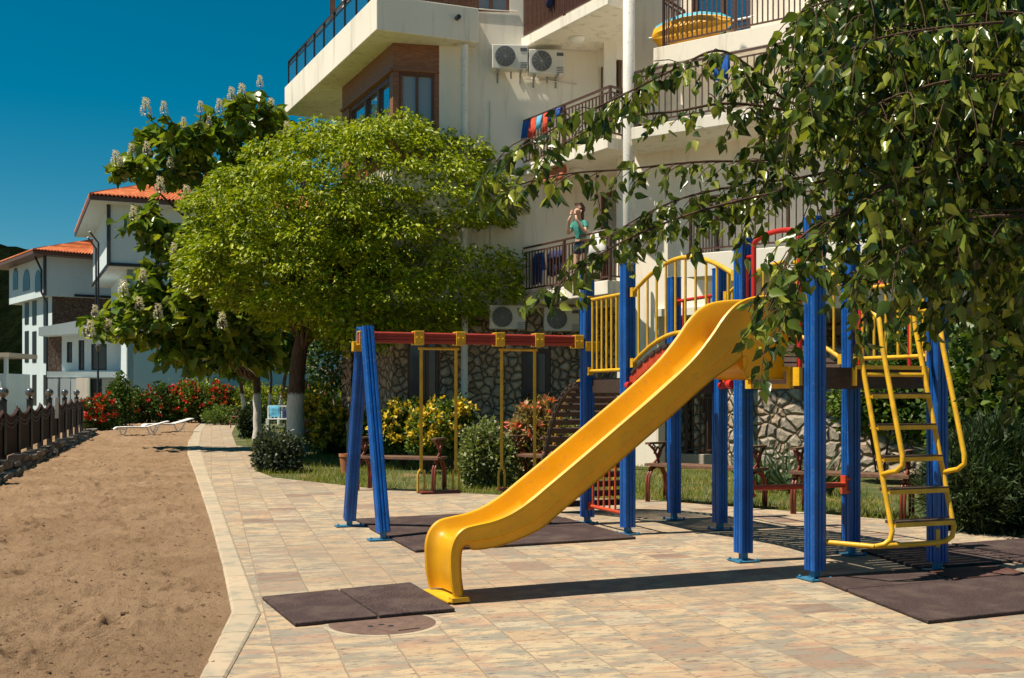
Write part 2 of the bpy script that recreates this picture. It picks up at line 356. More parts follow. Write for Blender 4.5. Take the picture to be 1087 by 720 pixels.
def bark_mat(name, col, paintz=None):
    m, nt, p = newmat(name); tc = nt.nodes.new('ShaderNodeTexCoord'); mp = nt.nodes.new('ShaderNodeMapping'); mp.inputs['Scale'].default_value = (9, 9, 2); nt.links.new(tc.outputs['Object'], mp.inputs[0])
    n = noise(nt, mp.outputs[0], 2.5, 6, .65); c = ramp(nt, n, [(.3, tuple(x * .35 for x in col)), (.6, col), (.8, tuple(x * 1.5 for x in col))])
    if paintz:
        sx = nt.nodes.new('ShaderNodeSeparateXYZ'); nt.links.new(tc.outputs['Object'], sx.inputs[0])
        a = N(nt, 'ShaderNodeMath', operation='MULTIPLY_ADD'); a.inputs[1].default_value = .12; nt.links.new(n, a.inputs[0]); zs = N(nt, 'ShaderNodeMath', operation='MULTIPLY'); zs.inputs[1].default_value = .5; nt.links.new(sx.outputs[2], zs.inputs[0]); nt.links.new(zs.outputs[0], a.inputs[2])
        wh_ = ramp(nt, n, [(.25, (.30, .27, .22)), (.45, (.62, .59, .52)), (.8, (.70, .67, .6))])
        c = mixc(nt, ramp(nt, a.outputs[0], [(paintz, (1, 1, 1)), (paintz + .03, (0, 0, 0))]), c, wh_)
    nt.links.new(c, p.inputs['Base Color']); p.inputs['Roughness'].default_value = .95; bump(nt, n, p, .8, .03); return m
M['bark'] = bark_mat('grey_brown_bark', (.13, .075, .045))
M['barklime'] = bark_mat('limewashed_bark', (.12, .07, .045), .74)
M['barkbirch'] = bark_mat('birch_twig_bark', (.10, .055, .03))
M['barkpale'] = bark_mat('pale_bark', (.30, .24, .17))

M['lf_globe'] = leafmat('yellow_green_leaf', [(.06, .115, .006), (.19, .255, .009), (.31, .37, .011), (.43, .46, .014)], .27)
M['lf_catalpa'] = leafmat('catalpa_leaf', [(.04, .085, .014), (.095, .16, .02), (.18, .25, .026), (.30, .33, .035)], .34, .30)
M['lf_birch'] = leafmat('birch_leaf', [(.018, .036, .009), (.045, .08, .014), (.11, .16, .024), (.34, .37, .06)], .30, .25)
M['lf_dark'] = leafmat('dark_shrub_leaf', [(.024, .055, .012), (.058, .105, .018), (.12, .18, .028)], .30)
M['lf_mid'] = leafmat('shrub_leaf', [(.04, .085, .014), (.10, .165, .024), (.19, .24, .035)], .32)
M['lf_lime'] = leafmat('lime_shrub_leaf', [(.09, .14, .012), (.20, .24, .02), (.33, .33, .03)], .35)
M['lf_grey'] = leafmat('grey_green_leaf', [(.035, .05, .03), (.07, .09, .055), (.13, .15, .10)], .2)
M['lf_olive'] = leafmat('pale_privet_leaf', [(.08, .115, .03), (.18, .22, .07), (.32, .34, .15)], .3)
M['lf_pink'] = leafmat('dry_pale_leaf', [(.14, .12, .04), (.28, .22, .09), (.40, .30, .16)], .3)
M['lf_juniper'] = leafmat('juniper_needle', [(.010, .024, .008), (.025, .05, .014), (.06, .09, .02)], .15, .6)
M['lf_agave'] = leafmat('strap_leaf', [(.05, .09, .04), (.12, .17, .09)], .2)
M['lf_grass'] = leafmat('grass_blade', [(.08, .12, .012), (.17, .22, .02), (.28, .29, .04), (.36, .30, .09)], .3)
def petals(name, cols): return leafmat(name, cols, .25, .6)
M['pt_red'] = petals('red_petal', [(.35, .012, .008), (.62, .03, .015), (.70, .09, .035)])
M['pt_yellow'] = petals('yellow_petal', [(.62, .38, .01), (.80, .56, .03), (.85, .70, .18)])
M['pt_white'] = petals('white_petal', [(.55, .50, .46), (.75, .70, .64), (.62, .52, .52)])
M['pt_pink'] = petals('pink_petal', [(.65, .22, .12), (.72, .12, .06), (.75, .45, .30)])

# ------------------------------------------------------------ leaf clouds
T_KITE = (np.array([(0, 0, 0), (-.36, .45, .07), (0, .5, -.02), (.36, .45, .07), (0, 1, -.06)]), [(0, 2, 1), (0, 3, 2), (1, 2, 4), (2, 3, 4)])
T_LEAF = (np.array([(0, 0, 0), (-.3, .16, .05), (-.40, .38, .07), (-.20, .70, .03), (0, 1.02, -.08), (.20, .70, .03), (.40, .38, .07), (.3, .16, .05), (0, .4, -.03)]),
          [(0, 8, 2, 1), (8, 4, 3, 2), (0, 7, 6, 8), (8, 6, 5, 4)])
T_BIRCH = (T_LEAF[0] * np.array([.84, 1.06, 1]), T_LEAF[1])
T_SLIM = (T_KITE[0] * np.array([.68, 1, 1]), T_KITE[1])
T_HEART = (np.array([(0, .08, 0), (-.30, -.06, .06), (-.48, .28, .10), (-.26, .72, .02), (0, 1.05, -.12), (.26, .72, .02), (.48, .28, .10), (.30, -.06, .06), (0, .45, -.03)]),
           [(0, 8, 2, 1), (8, 4, 3, 2), (0, 7, 6, 8), (8, 6, 5, 4)])
T_BLADE = (np.array([(-.04, 0, 0), (.04, 0, 0), (.028, .55, .05), (-.028, .55, .05), (0, 1, .22)]), [(0, 1, 2, 3), (3, 2, 4)])
T_NEEDLE = (np.array([(-.10, 0, 0), (.10, 0, 0), (0, 1, .05)]), [(0, 1, 2)])
def nrm(a): return a / np.maximum(1e-9, np.linalg.norm(a, axis=1, keepdims=True))
def leafmesh(name, P, D, S, tmpl, mat, parent=None, loc=None, up=.6, kind=None):
    """many small leaf faces: P base points, D leaf directions, S sizes"""
    P = np.asarray(P, float); D = nrm(np.asarray(D, float)); n = len(P); S = np.broadcast_to(np.asarray(S, float), (n,))
    R = rng.normal(size=(n, 3)); R[:, 2] += up * 2
    nn = nrm(R - D * (R * D).sum(1, keepdims=True)); b = np.cross(D, nn)
    tv, tf = tmpl; k = len(tv)
    cz = rng.uniform(.2, 2.6, (n, 1, 1)); cx = rng.uniform(.75, 1.15, (n, 1, 1)); sk = rng.uniform(-.22, .22, (n, 1, 1))
    W = P[:, None, :] + S[:, None, None] * (b[:, None, :] * (tv[None, :, 0:1] * cx + sk * tv[None, :, 1:2] ** 2) + D[:, None, :] * tv[None, :, 1:2] + nn[:, None, :] * tv[None, :, 2:3] * cz)
    root = parent
    while root is not None and root.parent is not None: root = root.parent
    L = np.array(root['_loc']) if root is not None else (np.array(loc) if loc is not None else np.zeros(3))
    W = (W - L).reshape(-1, 3)
    fl = [len(f) for f in tf]; tot = np.tile(np.array(fl), n); idx = np.concatenate([np.array(f) for f in tf])
    li = (np.arange(n)[:, None] * k + idx[None, :]).ravel()
    me = bpy.data.meshes.new(name); me.vertices.add(len(W)); me.vertices.foreach_set('co', W.ravel().astype(np.float32))
    me.loops.add(len(li)); me.loops.foreach_set('vertex_index', li.astype(np.int32))
    me.polygons.add(len(tot)); st = np.concatenate([[0], np.cumsum(tot)[:-1]]); me.polygons.foreach_set('loop_start', st.astype(np.int32)); me.polygons.foreach_set('loop_total', tot.astype(np.int32))
    me.materials.append(mat); me.update(calc_edges=True); me.validate()
    o = bpy.data.objects.new(name, me); COL.objects.link(o); o['_loc'] = tuple(L)
    if parent is not None: o.parent = parent
    else: o.location = tuple(L)
    if kind: o['kind'] = kind
    return o
def sphere_dirs(n): return nrm(rng.normal(size=(n, 3)))
def blob_points(c, r, n, shell=.6, zmin=None):
    """points in an uneven ellipsoid, mostly near its skin"""
    d = sphere_dirs(n); r = np.array(r); rr = (shell + (1 - shell) * rng.random(n) ** .5)
    lump = np.array([1 + .30 * mnoise.noise(V(*(q * 2.1 + np.array(c)))) + .12 * mnoise.noise(V(*(q * 5.5 + np.array(c) * 2))) for q in d])
    P = np.array(c) + d * r * (rr * lump)[:, None]
    if zmin is not None: P[:, 2] = np.maximum(P[:, 2], zmin + rng.random(n) * .1)
    return P, d
def tufts(P, d, k, spread, droop=.25, out=.8):
    """k leaves round every tuft point"""
    n = len(P); PP = np.repeat(P, k, 0) + rng.normal(size=(n * k, 3)) * spread
    DD = np.repeat(d, k, 0) * out + rng.normal(size=(n * k, 3)) * .55; DD[:, 2] -= droop; return PP, DD

# ============================================================ SETTING: ground
kin = [g(240, 720), g(277, 652), g(265, 620), g(250, 580), g(232, 530), g(219, 495), g(212, 472), g(214, 458), g(220, 449.5)]
kout = [g(212, 720), g(246, 650), g(236, 600), g(223, 552), g(207, 503), g(199, 482), g(199, 470), g(204, 456), g(211, 450)]
kin = [V(-.55, -3, 0)] + kin; kout = [V(-.72, -3, 0)] + kout
edge = [(1400, 640), (1087, 572), (960, 553), (820, 541), (690, 531), (540, 526), (390, 518), (290, 507), (270, 499), (269, 476), (251, 473), (246, 460), (251, 449.5)]
edgeP = [V(9.5, -3, 0), V(8.6, 4, 0)] + [g(*e) for e in edge]
MB().sheet([(p.x, p.y) for p in kin] + [(p.x, p.y) for p in reversed(edgeP)], 0).build('paving', M['paver'], kind='structure')
kb = MB(); rows = []
for a, b in zip(kout, kin):
    d = (b - a); rows.append([a + V(0, 0, -.12), a + V(0, 0, .002), a + d * .10 + V(0, 0, .015), a + d * .9 + V(0, 0, .014), b + V(0, 0, .005), b + V(0, 0, -.05)])
kb.loft(rows).build('kerb', M['kerb'], kind='structure')
MB().sheet([(-600, -60), (600, -60), (600, 900), (-600, 900)], -.16).build('ground', M['earth'], kind='structure')
lw = MB(); lw.sheet([(p.x, p.y) for p in edgeP[1:]] + [(-13, 55), (14, 55), (16, 4)], -.012).build('lawn', M['lawn'], kind='structure')

# sand: one rough grid up to the kerb
def kerb_x(y):
    for a, b in zip(kout, kout[1:]):
        if a.y <= y <= b.y: return a.x + (b.x - a.x) * (y - a.y) / (b.y - a.y)
    return kout[-1].x + (y - kout[-1].y) * .1
def sand_z(x, y):
    p = V(x, y, 0); k = kerb_x(y); e = min(1, max(0, (k - x) / .5))
    fz = 0
    z = .034 * mnoise.noise(p * 1.1) + .034 * mnoise.noise(p * 3.1 + V(3, 1, 0)) + .028 * mnoise.noise(p * 7 + V(9, 2, 0)) + .016 * mnoise.noise(p * 15) + .055 * max(0, mnoise.noise(p * 13 + V(4, 4, 2)) - .30) + .05 * max(0, mnoise.noise(p * 24 + V(4, 9, 2)) - .38) - .05 * max(0, mnoise.noise(p * 10 + V(1, 7, 0)) - .25)
    c = mnoise.noise(p * 5.0 + V(20, 5, 0)); z -= .16 * max(0, c - .26)
    far = max(0, (y - 20) / 30)
    return -.035 + z * (.35 + .65 * e) + .02 * e + far * .06 + (1 - e) * (.022 + .020 * mnoise.noise(p * 2.3 + V(8, 8, 8)) + .010 * mnoise.noise(p * 11))
ys = []; y = 2.0
while y < 57: ys.append(y); y += .010 + y * .0042
vv, ff, xs = [], [], 190
for j, y in enumerate(ys):
    x1 = kerb_x(y) + .07; x0 = -y * .56 - 1.2
    for i in range(xs + 1):
        x = x0 + (x1 - x0) * i / xs; vv.append((x, y, sand_z(x, y)))
for j in range(len(ys) - 1):
    for i in range(xs):
        a = j * (xs + 1) + i; ff.append((a, a + 1, a + xs + 2, a + xs + 1))
A_ = np.array(vv); fr_ = random.Random(5)
for _ in range(26):                                           # a few wandering lines of footprints
    px_, py_ = fr_.uniform(-7, -1.8), fr_.uniform(4.8, 15); an = fr_.uniform(-.6, .6) + (PI if fr_.random() < .4 else 0) + PI / 2
    for st_ in range(7):
        sd_ = .10 if st_ % 2 else -.10; fx, fy = px_ + math.cos(an) * .62 * st_ - math.sin(an) * sd_, py_ + math.sin(an) * .62 * st_ + math.cos(an) * sd_
        if fx > kerb_x(max(2, min(56, fy))) - .15: continue
        m_ = (abs(A_[:, 0] - fx) < .35) & (abs(A_[:, 1] - fy) < .35); dx, dy = A_[m_, 0] - fx, A_[m_, 1] - fy
        u = (dx * math.cos(an) + dy * math.sin(an)) / .155; w = (-dx * math.sin(an) + dy * math.cos(an)) / .062; r2 = np.sqrt(u * u + w * w)
        A_[m_, 2] += -.034 * np.exp(-(r2 ** 4)) + .017 * np.exp(-((r2 - 1.35) / .28) ** 2)
vv = [tuple(q) for q in A_]
sm = MB(); sm.add(vv, ff); sm.build('sand', M['sand'], kind='structure', smooth=True)
# pebbles and crumbs lying in the sand (uncountable)
pb = MB()
for i in range(1300):
    y = 4.6 + 22 * rnd.random() ** 2; x = rnd.uniform(-y * .5, kerb_x(y) - .05); s = rnd.uniform(.003, .010) * (1 + y * .03)
    z = sand_z(x, y); q = [V(x + rnd.uniform(-s, s) + dx * s, y + dy * s, z + dz * s) for dx, dy, dz in ((-1, -1, -.3), (1, -.8, -.3), (.8, 1, -.3), (-1, .9, -.3), (-.5, -.5, .8), (.6, -.4, .6), (.4, .6, .9), (-.6, .5, .7))]
    pb.hexa(q)
pb.build('pebbles', M['crumb'], kind='stuff')
# dark hill with woods behind the houses
hm = MB(); rows = []
for j in range(14):
    t = j / 13; row = []
    for i in range(160):
        x = -330 + 420 * i / 159; y = 230 + 110 * t
        h = 46 + .01 * (x + 107) + 5 * mnoise.noise(V(x * .02, 3, 0)) if True else 0
        z = -1 + h * math.sin(min(1, t * 1.15) * PI / 2) + (1.8 * mnoise.noise(V(x * .35, y * .2, 0)) + 1.1 * mnoise.noise(V(x * 1.1, y * .5, 4))) * (t > .02)
        row.append(V(x, y, z))
    rows.append(row)
hm.loft(rows).build('hill', M['hill'], kind='structure')

# ============================================================ APARTMENT BUILDING
def P2(x, y): return V(x, y, 0)
def boxwall(mb, A, B, z0, z1, ops=(), th=.28):
    """a wall from A (left) to B (right) whose outer face is the line AB; ops: (t0,t1,za,zb) real openings"""
    d = (B - A); L = d.length; d = d / L; back = V(-d.y, d.x, 0)
    ts = sorted({0, L, *[o[0] for o in ops], *[o[1] for o in ops]}); zs = sorted({z0, z1, *[min(max(o[2], z0), z1) for o in ops], *[min(max(o[3], z0), z1) for o in ops]})
    for a, b in zip(ts, ts[1:]):
        # merge the solid cells of one column
        run = None
        for c, e in zip(zs, zs[1:]):
            hole = any(o[0] <= (a + b) / 2 <= o[1] and o[2] <= (c + e) / 2 <= o[3] for o in ops)
            if not hole: run = (run[0], e) if run else (c, e)
            if hole or e == zs[-1]:
                if run:
                    q = [A + d * a, A + d * b, A + d * b + back * th, A + d * a + back * th]
                    mb.hexa([p + V(0, 0, run[0]) for p in q] + [p + V(0, 0, run[1]) for p in q])
                run = None
def window(par, A, B, t0, t1, za, zb, cols=2, rows_=1, fm='frame', gm='glass', rec=.10, fw=.07, split=None, name='window'):
    d = (B - A).normalized(); back = V(-d.y, d.x, 0); mb = MB(); o = A + back * rec
    def P(t, z): return o + d * t + V(0, 0, z)
    h = fw / 2
    for t in (t0 + h, t1 - h): mb.bar(P(t, za), P(t, zb), fw, .07, back)
    for z in (za + h, zb - h): mb.bar(P(t0 + fw, z), P(t1 - fw, z), .07, fw)
    cs = split if split else [i / cols for i in range(1, cols)]
    for c in cs: mb.bar(P(lerp(t0, t1, c), za + fw), P(lerp(t0, t1, c), zb - fw), fw, .06, back)
    for r in range(1, rows_): mb.bar(P(t0 + fw, lerp(za, zb, r / rows_)), P(t1 - fw, lerp(za, zb, r / rows_)), .055, fw * .8)
    w = mb.build(name, M[fm], par)
    q = o + back * .03; pm = MB()
    pm.hexa([q + d * (t0 + .01) + V(0, 0, za + .01), q + d * (t1 - .01) + V(0, 0, za + .01), q + d * (t1 - .01) + back * .02 + V(0, 0, za + .01), q + d * (t0 + .01) + back * .02 + V(0, 0, za + .01),
             q + d * (t0 + .01) + V(0, 0, zb - .01), q + d * (t1 - .01) + V(0, 0, zb - .01), q + d * (t1 - .01) + back * .02 + V(0, 0, zb - .01), q + d * (t0 + .01) + back * .02 + V(0, 0, zb - .01)])
    pm.build('pane', M[gm], w); return w
def railing(mb, A, B, z0, z1, gap=.12, post=1.3, r=.009, top=.05):
    d = B - A; L = d.length; d = d / L
    mb.bar(A + V(0, 0, z1), B + V(0, 0, z1), top, .035); mb.bar(A + V(0, 0, z1 - .10), B + V(0, 0, z1 - .10), .025, .025); mb.bar(A + V(0, 0, z0 + .08), B + V(0, 0, z0 + .08), .03, .03)
    n = max(1, round(L / gap))
    for i in range(n + 1): p = A + d * (L * i / n); mb.bar(p + V(0, 0, z0 + .08), p + V(0, 0, z1 - .1), r * 2, r * 2, (d.x, d.y, 0))
    n = max(1, round(L / post))
    for i in range(n + 1): p = A + d * (L * i / n); mb.bar(p + V(0, 0, z0), p + V(0, 0, z1), .045, .045, (d.x, d.y, 0))

apt = thing('apartment_building', 'cream stuccoed apartment building with iron balconies and a fieldstone ground floor behind the playground', 'building', (0, 22, 0))
TOP = 12.6
LA, LB = P2(-4.03, 25.7), P2(-2.46, 22.4)                 # left wing, side face
FB = P2(-1.52, 22.6); WA = P2(-1.12, 22.7); M0 = P2(.195, 22.815); I0 = P2(1.80, 22.95); I1 = P2(2.15, 22.35)
fd = (WA - LB).normalized()
# --- stone ground floor
st = MB()
boxwall(st, LA, LB, 0, 3.2, [(.7, 1.7, .9, 2.6)])
boxwall(st, LB, WA, 0, 3.2, [(.30, .98, .75, 2.66)])
boxwall(st, WA, I0, 0, 3.2, [(1.32, 1.95, .1, 2.35)])
boxwall(st, I0, I1, 0, 3.2)
boxwall(st, P2(-1.2, 26), P2(-4.03, 25.7) + P2(0, 0), 0, 3.2)
st.build('stone_ground_floor', M['stone'], apt)
window(apt, LA, LB, .7, 1.7, .9, 2.6, 2, gm='glassdark'); window(apt, LB, WA, .30, .98, .75, 2.66, split=[.62], rows_=1, fm='frame', gm='glassdark'); window(apt, WA, I0, 1.32, 1.95, .1, 2.35, 2, 1, 'creamdoor', 'glassdark', name='door', fw=.10)
MB().bar(LB + fd * .28 + V(0, -.02, 1.30), LB + fd * 1.0 + V(0, -.02, 1.30), .05, .05).build('window_rail', M['frame'], apt)
# --- upper walls
up = MB(); s = .003
boxwall(up, LA, LB, 3.2, 6.2, [(1.1, 2.7, 3.9, 5.4)]); boxwall(up, LB, WA, 3.2, 6.2)
boxwall(up, FB, WA, 6.2, 9.36)
ACW = (I0 - WA).length
boxwall(up, WA, I0, 3.2, TOP, [(.30, 1.08, 9.42, 11.5)])
boxwall(up, I0, I1, 3.2, TOP, [(.06, .70, 3.52, 5.62), (.06, .70, 6.2, 8.3), (.06, .70, 9.0, 11)])
boxwall(up, P2(0.5, 28), P2(-4.03, 25.7), 3.2, TOP)
up.build('wall', M['stucco'], apt)
window(apt, LA, LB, 1.1, 2.7, 3.9, 5.4, 2); window(apt, WA, I0, .30, 1.08, 9.42, 11.5, 2, 1, 'frame', 'glasscurtain')
for z in (3.52, 6.2, 9.0): window(apt, I0, I1, .06, .70, z, z + 2.1, 1, 1, 'frame', 'glass', name='balcony_door')
# --- walnut corner bay under the big terrace
by = MB()
boxwall(by, LA, LB, 6.2, 8.655, [(.55, 3.45, 6.35, 8.05)], .22); boxwall(by, LB, FB, 6.2, 8.655, [(.12, .86, 6.35, 8.06)], .22)
by.bar(LA + V(0, 0, 8.10) + V(-.02, -.02, 0), LB + V(-.02, -.02, 8.10), .06, .06); by.bar(LB + V(0, -.02, 8.10), FB + V(0, -.02, 8.10), .06, .06)
bay = by.build('corner_bay', M['bay'], apt)
window(bay, LA, LB, .55, 3.45, 6.35, 8.05, split=[.40, .70], gm='glasssky', fw=.11, rec=.06); window(bay, LB, FB, .12, .86, 6.35, 8.06, split=[.52], gm='glasscurtain', fw=.05, rec=.06)
# --- big terrace slab of the left wing with its glazed railing
K, KL, KR = P2(-2.70, 21.6), P2(-5.92, 28.2), P2(-.69, 22.4)
ts = MB().prism([K, KR, KR + P2(-.25, .95), P2(-1, 27), KL + P2(1.8, .9), KL], 8.66, 9.37).build('terrace_slab', M['stucco2'], apt, bevel=.015)
rl = MB(); dK = KL - K; n = 9; ink = dK.normalized(); off = P2(.10, .05)
for i in range(n + 1):
    p = K + off + dK * (i / n); rl.bar(p + V(0, 0, 9.37), p + V(0, 0, 10.05), .05, .05, ink)
for z, w in ((10.05, .06), (9.93, .03), (9.45, .03)): rl.bar(K + off + V(0, 0, z), KL + off + V(0, 0, z), w, .04)
tr = rl.build('terrace_railing', M['black'], ts); gm = MB()
for i in range(n):
    a = K + off + dK * ((i + .06) / n); b = K + off + dK * ((i + .94) / n); gm.bar(a + V(0, 0, 9.69), b + V(0, 0, 9.69), .012, .44)
gm.build('glass_panel', M['glasssky'], tr)
sl_ = MB(); a, b = K + P2(.1, .1), KR + P2(0, .1)
for i in range(30): p = lerp(a, b, (i + .5) / 30); sl_.box((p.x, p.y, 9.8), .058, .03, .88, (b - a).normalized().to_2d())
sl_.build('slatted_screen', M['bay'], ts)
pg_ = MB(); c0 = at(353, 20, 26.4); 
for q in (c0, at(374, 5, 24.4)): MB().bar((q.x, q.y, 9.37), (q.x, q.y, TOP), .11, .11).build('pergola_post', M['frame'], ts)
uw = MB(); boxwall(uw, P2(-4.3, 27.2), P2(-1.6, 23.2), 9.37, TOP, [(.8, 3.9, 9.6, 11.8)], .2); uwo = uw.build('terrace_wall', M['frame'], ts); window(uwo, P2(-4.3, 27.2), P2(-1.6, 23.2), .8, 3.9, 9.6, 11.8, 3)
MB().tube([K + (KR - K) * .78 + V(0, .0, 9.10), K + (KR - K) * .78 + V(.05, -.16, 9.08)], .05, 10).build('terrace_spout', M['black'], ts)
# --- the three stacked balconies in the corner
BP = [M0, P2(1.785, 20.2), P2(2.10, 20.45), P2(2.40, 22.3), P2(1.81, 22.93)]
M1 = BP[1]
for k, (z0, z1) in enumerate(((3.26, 3.52), (5.98, 6.20), (8.66, 8.88))):
    bo = MB().prism(BP, z0, z1).build('balcony', M['stucco2'], apt, bevel=.012)
    r = MB(); ofs = P2(.05, .03)
    railing(r, M0 + ofs, M1 + ofs, z1, z1 + .94, .115 if k < 2 else .05, 1.5, .010 if k < 2 else .016); railing(r, M1 + ofs, BP[2] + P2(0, .03), z1, z1 + .94)
    r.build('railing', M['iron'], bo)
    if k: MB().lathe((1.32, 22.1, z0 - .09), [(.05, 0), (.14, .02), (.16, .07), (.16, .088)], 20).build('ceiling_lamp', M['whiteplast'], bo, smooth=True)
# drainpipes
MB().tube([(2.17, 20.12, 0), (2.17, 20.12, TOP)], .11, 16).build('drainpipe', M['white'], apt, smooth=True)
pm_ = MB(); q = at(493, 40, 22.45)
pm_.tube([(q.x, q.y, 0), (q.x, q.y, 8.62)], .075, 12)
for z in (1.6, 3.3, 5, 6.8, 8.3): pm_.tube([(q.x, q.y, z), (q.x, q.y, z + .06)], .088, 12)
pm_.build('drainpipe', M['white'], apt, smooth=False, autosmooth=40)
# --- right block: a stepped facade
S0, SD = P2(2.05, 21.1), P2(.81, -.588).normalized(); SN = P2(-.588, -.81).normalized()
def SP(t, out=0): return S0 + SD * t + SN * out
T0 = P2(2.2, 23.7); TD = P2(.817, -.576).normalized(); TN = P2(-.576, -.817).normalized()
def TP(t, out=0): return T0 + TD * t + TN * out
rw = MB()
boxwall(rw, SP(0), SP(14), 3.0, 6.0, [(4.3, 5.5, 3.85, 5.6), (7.5, 8.7, 3.85, 5.6)]); boxwall(rw, I1, SP(0), 0, 7.2, th=.25); boxwall(rw, I1, T0, 6.0, TOP, th=.25); boxwall(rw, SP(0), SP(.9), 0, 3.0)
boxwall(rw, T0, TP(14), 6.0, TOP, [(1.9, 3.2, 8.45, 10.6), (4.25, 4.85, 6.3, 7.15), (6.6, 8, 8.45, 10.5)])
rw.build('wall', M['stucco'], apt)
window(apt, SP(0), SP(14), 4.3, 5.5, 3.85, 5.6, 2); window(apt, SP(0), SP(14), 7.5, 8.7, 3.85, 5.6, 2)
window(apt, T0, TP(14), 1.9, 3.2, 8.45, 10.6, 2); window(apt, T0, TP(14), 4.25, 4.85, 6.3, 7.15, 1, 1, 'frame', 'glasssky'); window(apt, T0, TP(14), 6.6, 8, 8.45, 10.5, 2)
b2 = MB().prism([SP(1.0, 1.2), SP(12, 1.2), TP(13, -.1), TP(.6, -.1)], 5.98, 6.2).build('balcony', M['stucco2'], apt, bevel=.012)
r = MB(); railing(r, SP(1.05, 1.14), SP(11, 1.14), 6.2, 7.2, .12, 1.8); railing(r, TP(.9, .4), SP(1.05, 1.14), 6.2, 7.2); r.build('railing', M['iron'], b2)
b3 = MB().prism([TP(1.55, 1.05), TP(12, 1.05), TP(12, -.1), TP(1.55, -.1)], 8.02, 8.40).build('balcony', M['stucco2'], apt, bevel=.012)
r = MB(); railing(r, TP(1.75, .98), TP(11, .98), 8.40, 9.4, .105, 1.6, .012); railing(r, TP(1.75, .05), TP(1.75, .98), 8.4, 9.4); r.build('railing', M['iron'], b3)
b1 = MB().prism([SP(2.1, 1.2), SP(12, 1.2), SP(12, -.1), SP(2.1, -.1)], 3.42, 3.83).build('balcony', M['stucco2'], apt, bevel=.012)
r = MB(); railing(r, SP(2.15, 1.14), SP(11, 1.14), 3.83, 4.8, .12, 1.8); railing(r, SP(2.15, .05), SP(2.15, 1.14), 3.83, 4.8); r.build('railing', M['iron'], b1)
MB().prism([P2(2.3, 25.0), SP(.9, .1), SP(14, .1), P2(14, 22)], 2.86, 3.0).build('porch_ceiling', M['stucco2'], apt)
# porch wall, columns, and the pale stone wall on the right
PA, PB = P2(1.75, 23.6), P2(6.5, 21.4)
pw = MB(); boxwall(pw, PA, PB, 0, 3.0, [(1.2, 2.1, .1, 2.2), (3.2, 4.0, .9, 2.2)]); pw.build('porch_wall', M['stone'], apt)
window(apt, PA, PB, 1.2, 2.1, .1, 2.2, 1, 1, 'creamdoor', 'glass', name='door'); window(apt, PA, PB, 3.2, 4.0, .9, 2.2, 2)
cm = MB()
for x, Y in ((725, 21.2), (742, 21.0)): q = at(x, 450, Y); MB().box((q.x, q.y, 1.45), .22, .22, 2.9).build('porch_column', M['stone'], apt)
q = at(752, 450, 20.9); MB().box((q.x, q.y, 1.45), .16, .16, 2.85).build('porch_column', M['creamdoor'], apt)
E0 = at(797, 500, 19.0); E0.z = 0; ED = P2(.90, -.43).normalized()
wl = MB(); boxwall(wl, E0 + P2(-.25, .9), E0, 0, 3.0, th=.3); boxwall(wl, E0, E0 + ED * 9, 0, 2.2, th=.35); wl.build('stone_wall', M['stone2'], apt)
MB().box(tuple(E0 + P2(-.06, .0) + V(0, 0, 1.45)), .14, .14, 2.86, ED.to_2d()).build('corner_post', M['white'], apt)
# terrace fence in front of the porch, on its concrete kerb
tf = MB(); q0, q1 = g(560, 489), g(792, 497)
ft = thing('railing_fence', 'thin brown iron railing fence on a concrete kerb in front of the stone porch', 'fence', tuple(lerp(q0, q1, .5)))
d_ = (q1 - q0).normalized(); tf.bar(q0 + V(0, 0, .12), q1 + V(0, 0, .12), .25, .24); tf.build('kerb', M['concrete'], ft, bevel=.01)
tr_ = MB(); railing(tr_, q0 + V(0, 0, .24), q1 + V(0, 0, .24), 0, 1.18, .15, 1.25, .011); tr_.build('railing', M['iron'], ft)

# ------------------------------------------------------------ air conditioners
def make_ac(label, p, d, w=.74, h=.50, dep=.28, group='air conditioner units on the apartment wall'):
    """p: centre of the back on the wall; d: 2-D wall direction to the right"""
    d = V(d[0], d[1], 0).normalized(); n = V(d.y, -d.x, 0); p = V(*p); c = p + n * (.10 + dep / 2); t = thing('air_conditioner', label, 'air conditioner', tuple(p), group)
    MB().box(tuple(c), w, dep, h, d.to_2d()).build('casing', M['acmetal'], t, bevel=.018)
    f = c + n * (dep / 2) - d * w * .14; gm_ = MB(); gm_.tube([f + n * .002, f + n * .012], h * .42, 28)
    gm_.build('fan_recess', M['grille'], t); rg = MB()
    for r in np.linspace(.05, h * .42, 7): rg.tube([f + n * .022 + (d * math.cos(a) + V(0, 0, 1) * math.sin(a)) * r for a in np.linspace(0, 2 * PI, 25)], .0035, 4, cap=False)
    for a in np.linspace(0, PI, 7)[:-1]:
        e = (d * math.cos(a) + V(0, 0, 1) * math.sin(a)) * h * .42; rg.bar(f + n * .022 - e, f + n * .022 + e, .006, .006)
    rg.build('fan_grille', M['steel'], t)
    vp = MB(); q = c + n * (dep / 2 + .004) + d * w * .38
    vp.box(tuple(q + V(0, 0, .15)), w * .19, .006, .07, d.to_2d())
    for k in range(4): vp.box(tuple(q - V(0, 0, .12 + .035 * k)), w * .19, .006, .012, d.to_2d())
    vp.build('badge_and_vent', M['grille'], t)
    for s_ in (-.32, .32):
        a = p + d * w * s_ - V(0, 0, h / 2 + .02); bm = MB(); bm.bar(a + n * .0, a + n * (dep + .16), .035, .035); bm.bar(a + V(0, 0, -.18), a + V(0, 0, -.02), .035, .035, n); bm.build('bracket', M['steel'], t)
    hp = MB(); a = p + d * w * .05 + n * .14 - V(0, 0, h / 2); hp.tube([a, a - V(0, 0, .10), a - V(0, 0, .14) + n * .03], .018, 8); hp.build('drain_hose', M['steel'], t)
    return t
wd = (I0 - WA).normalized()
cb = MB()
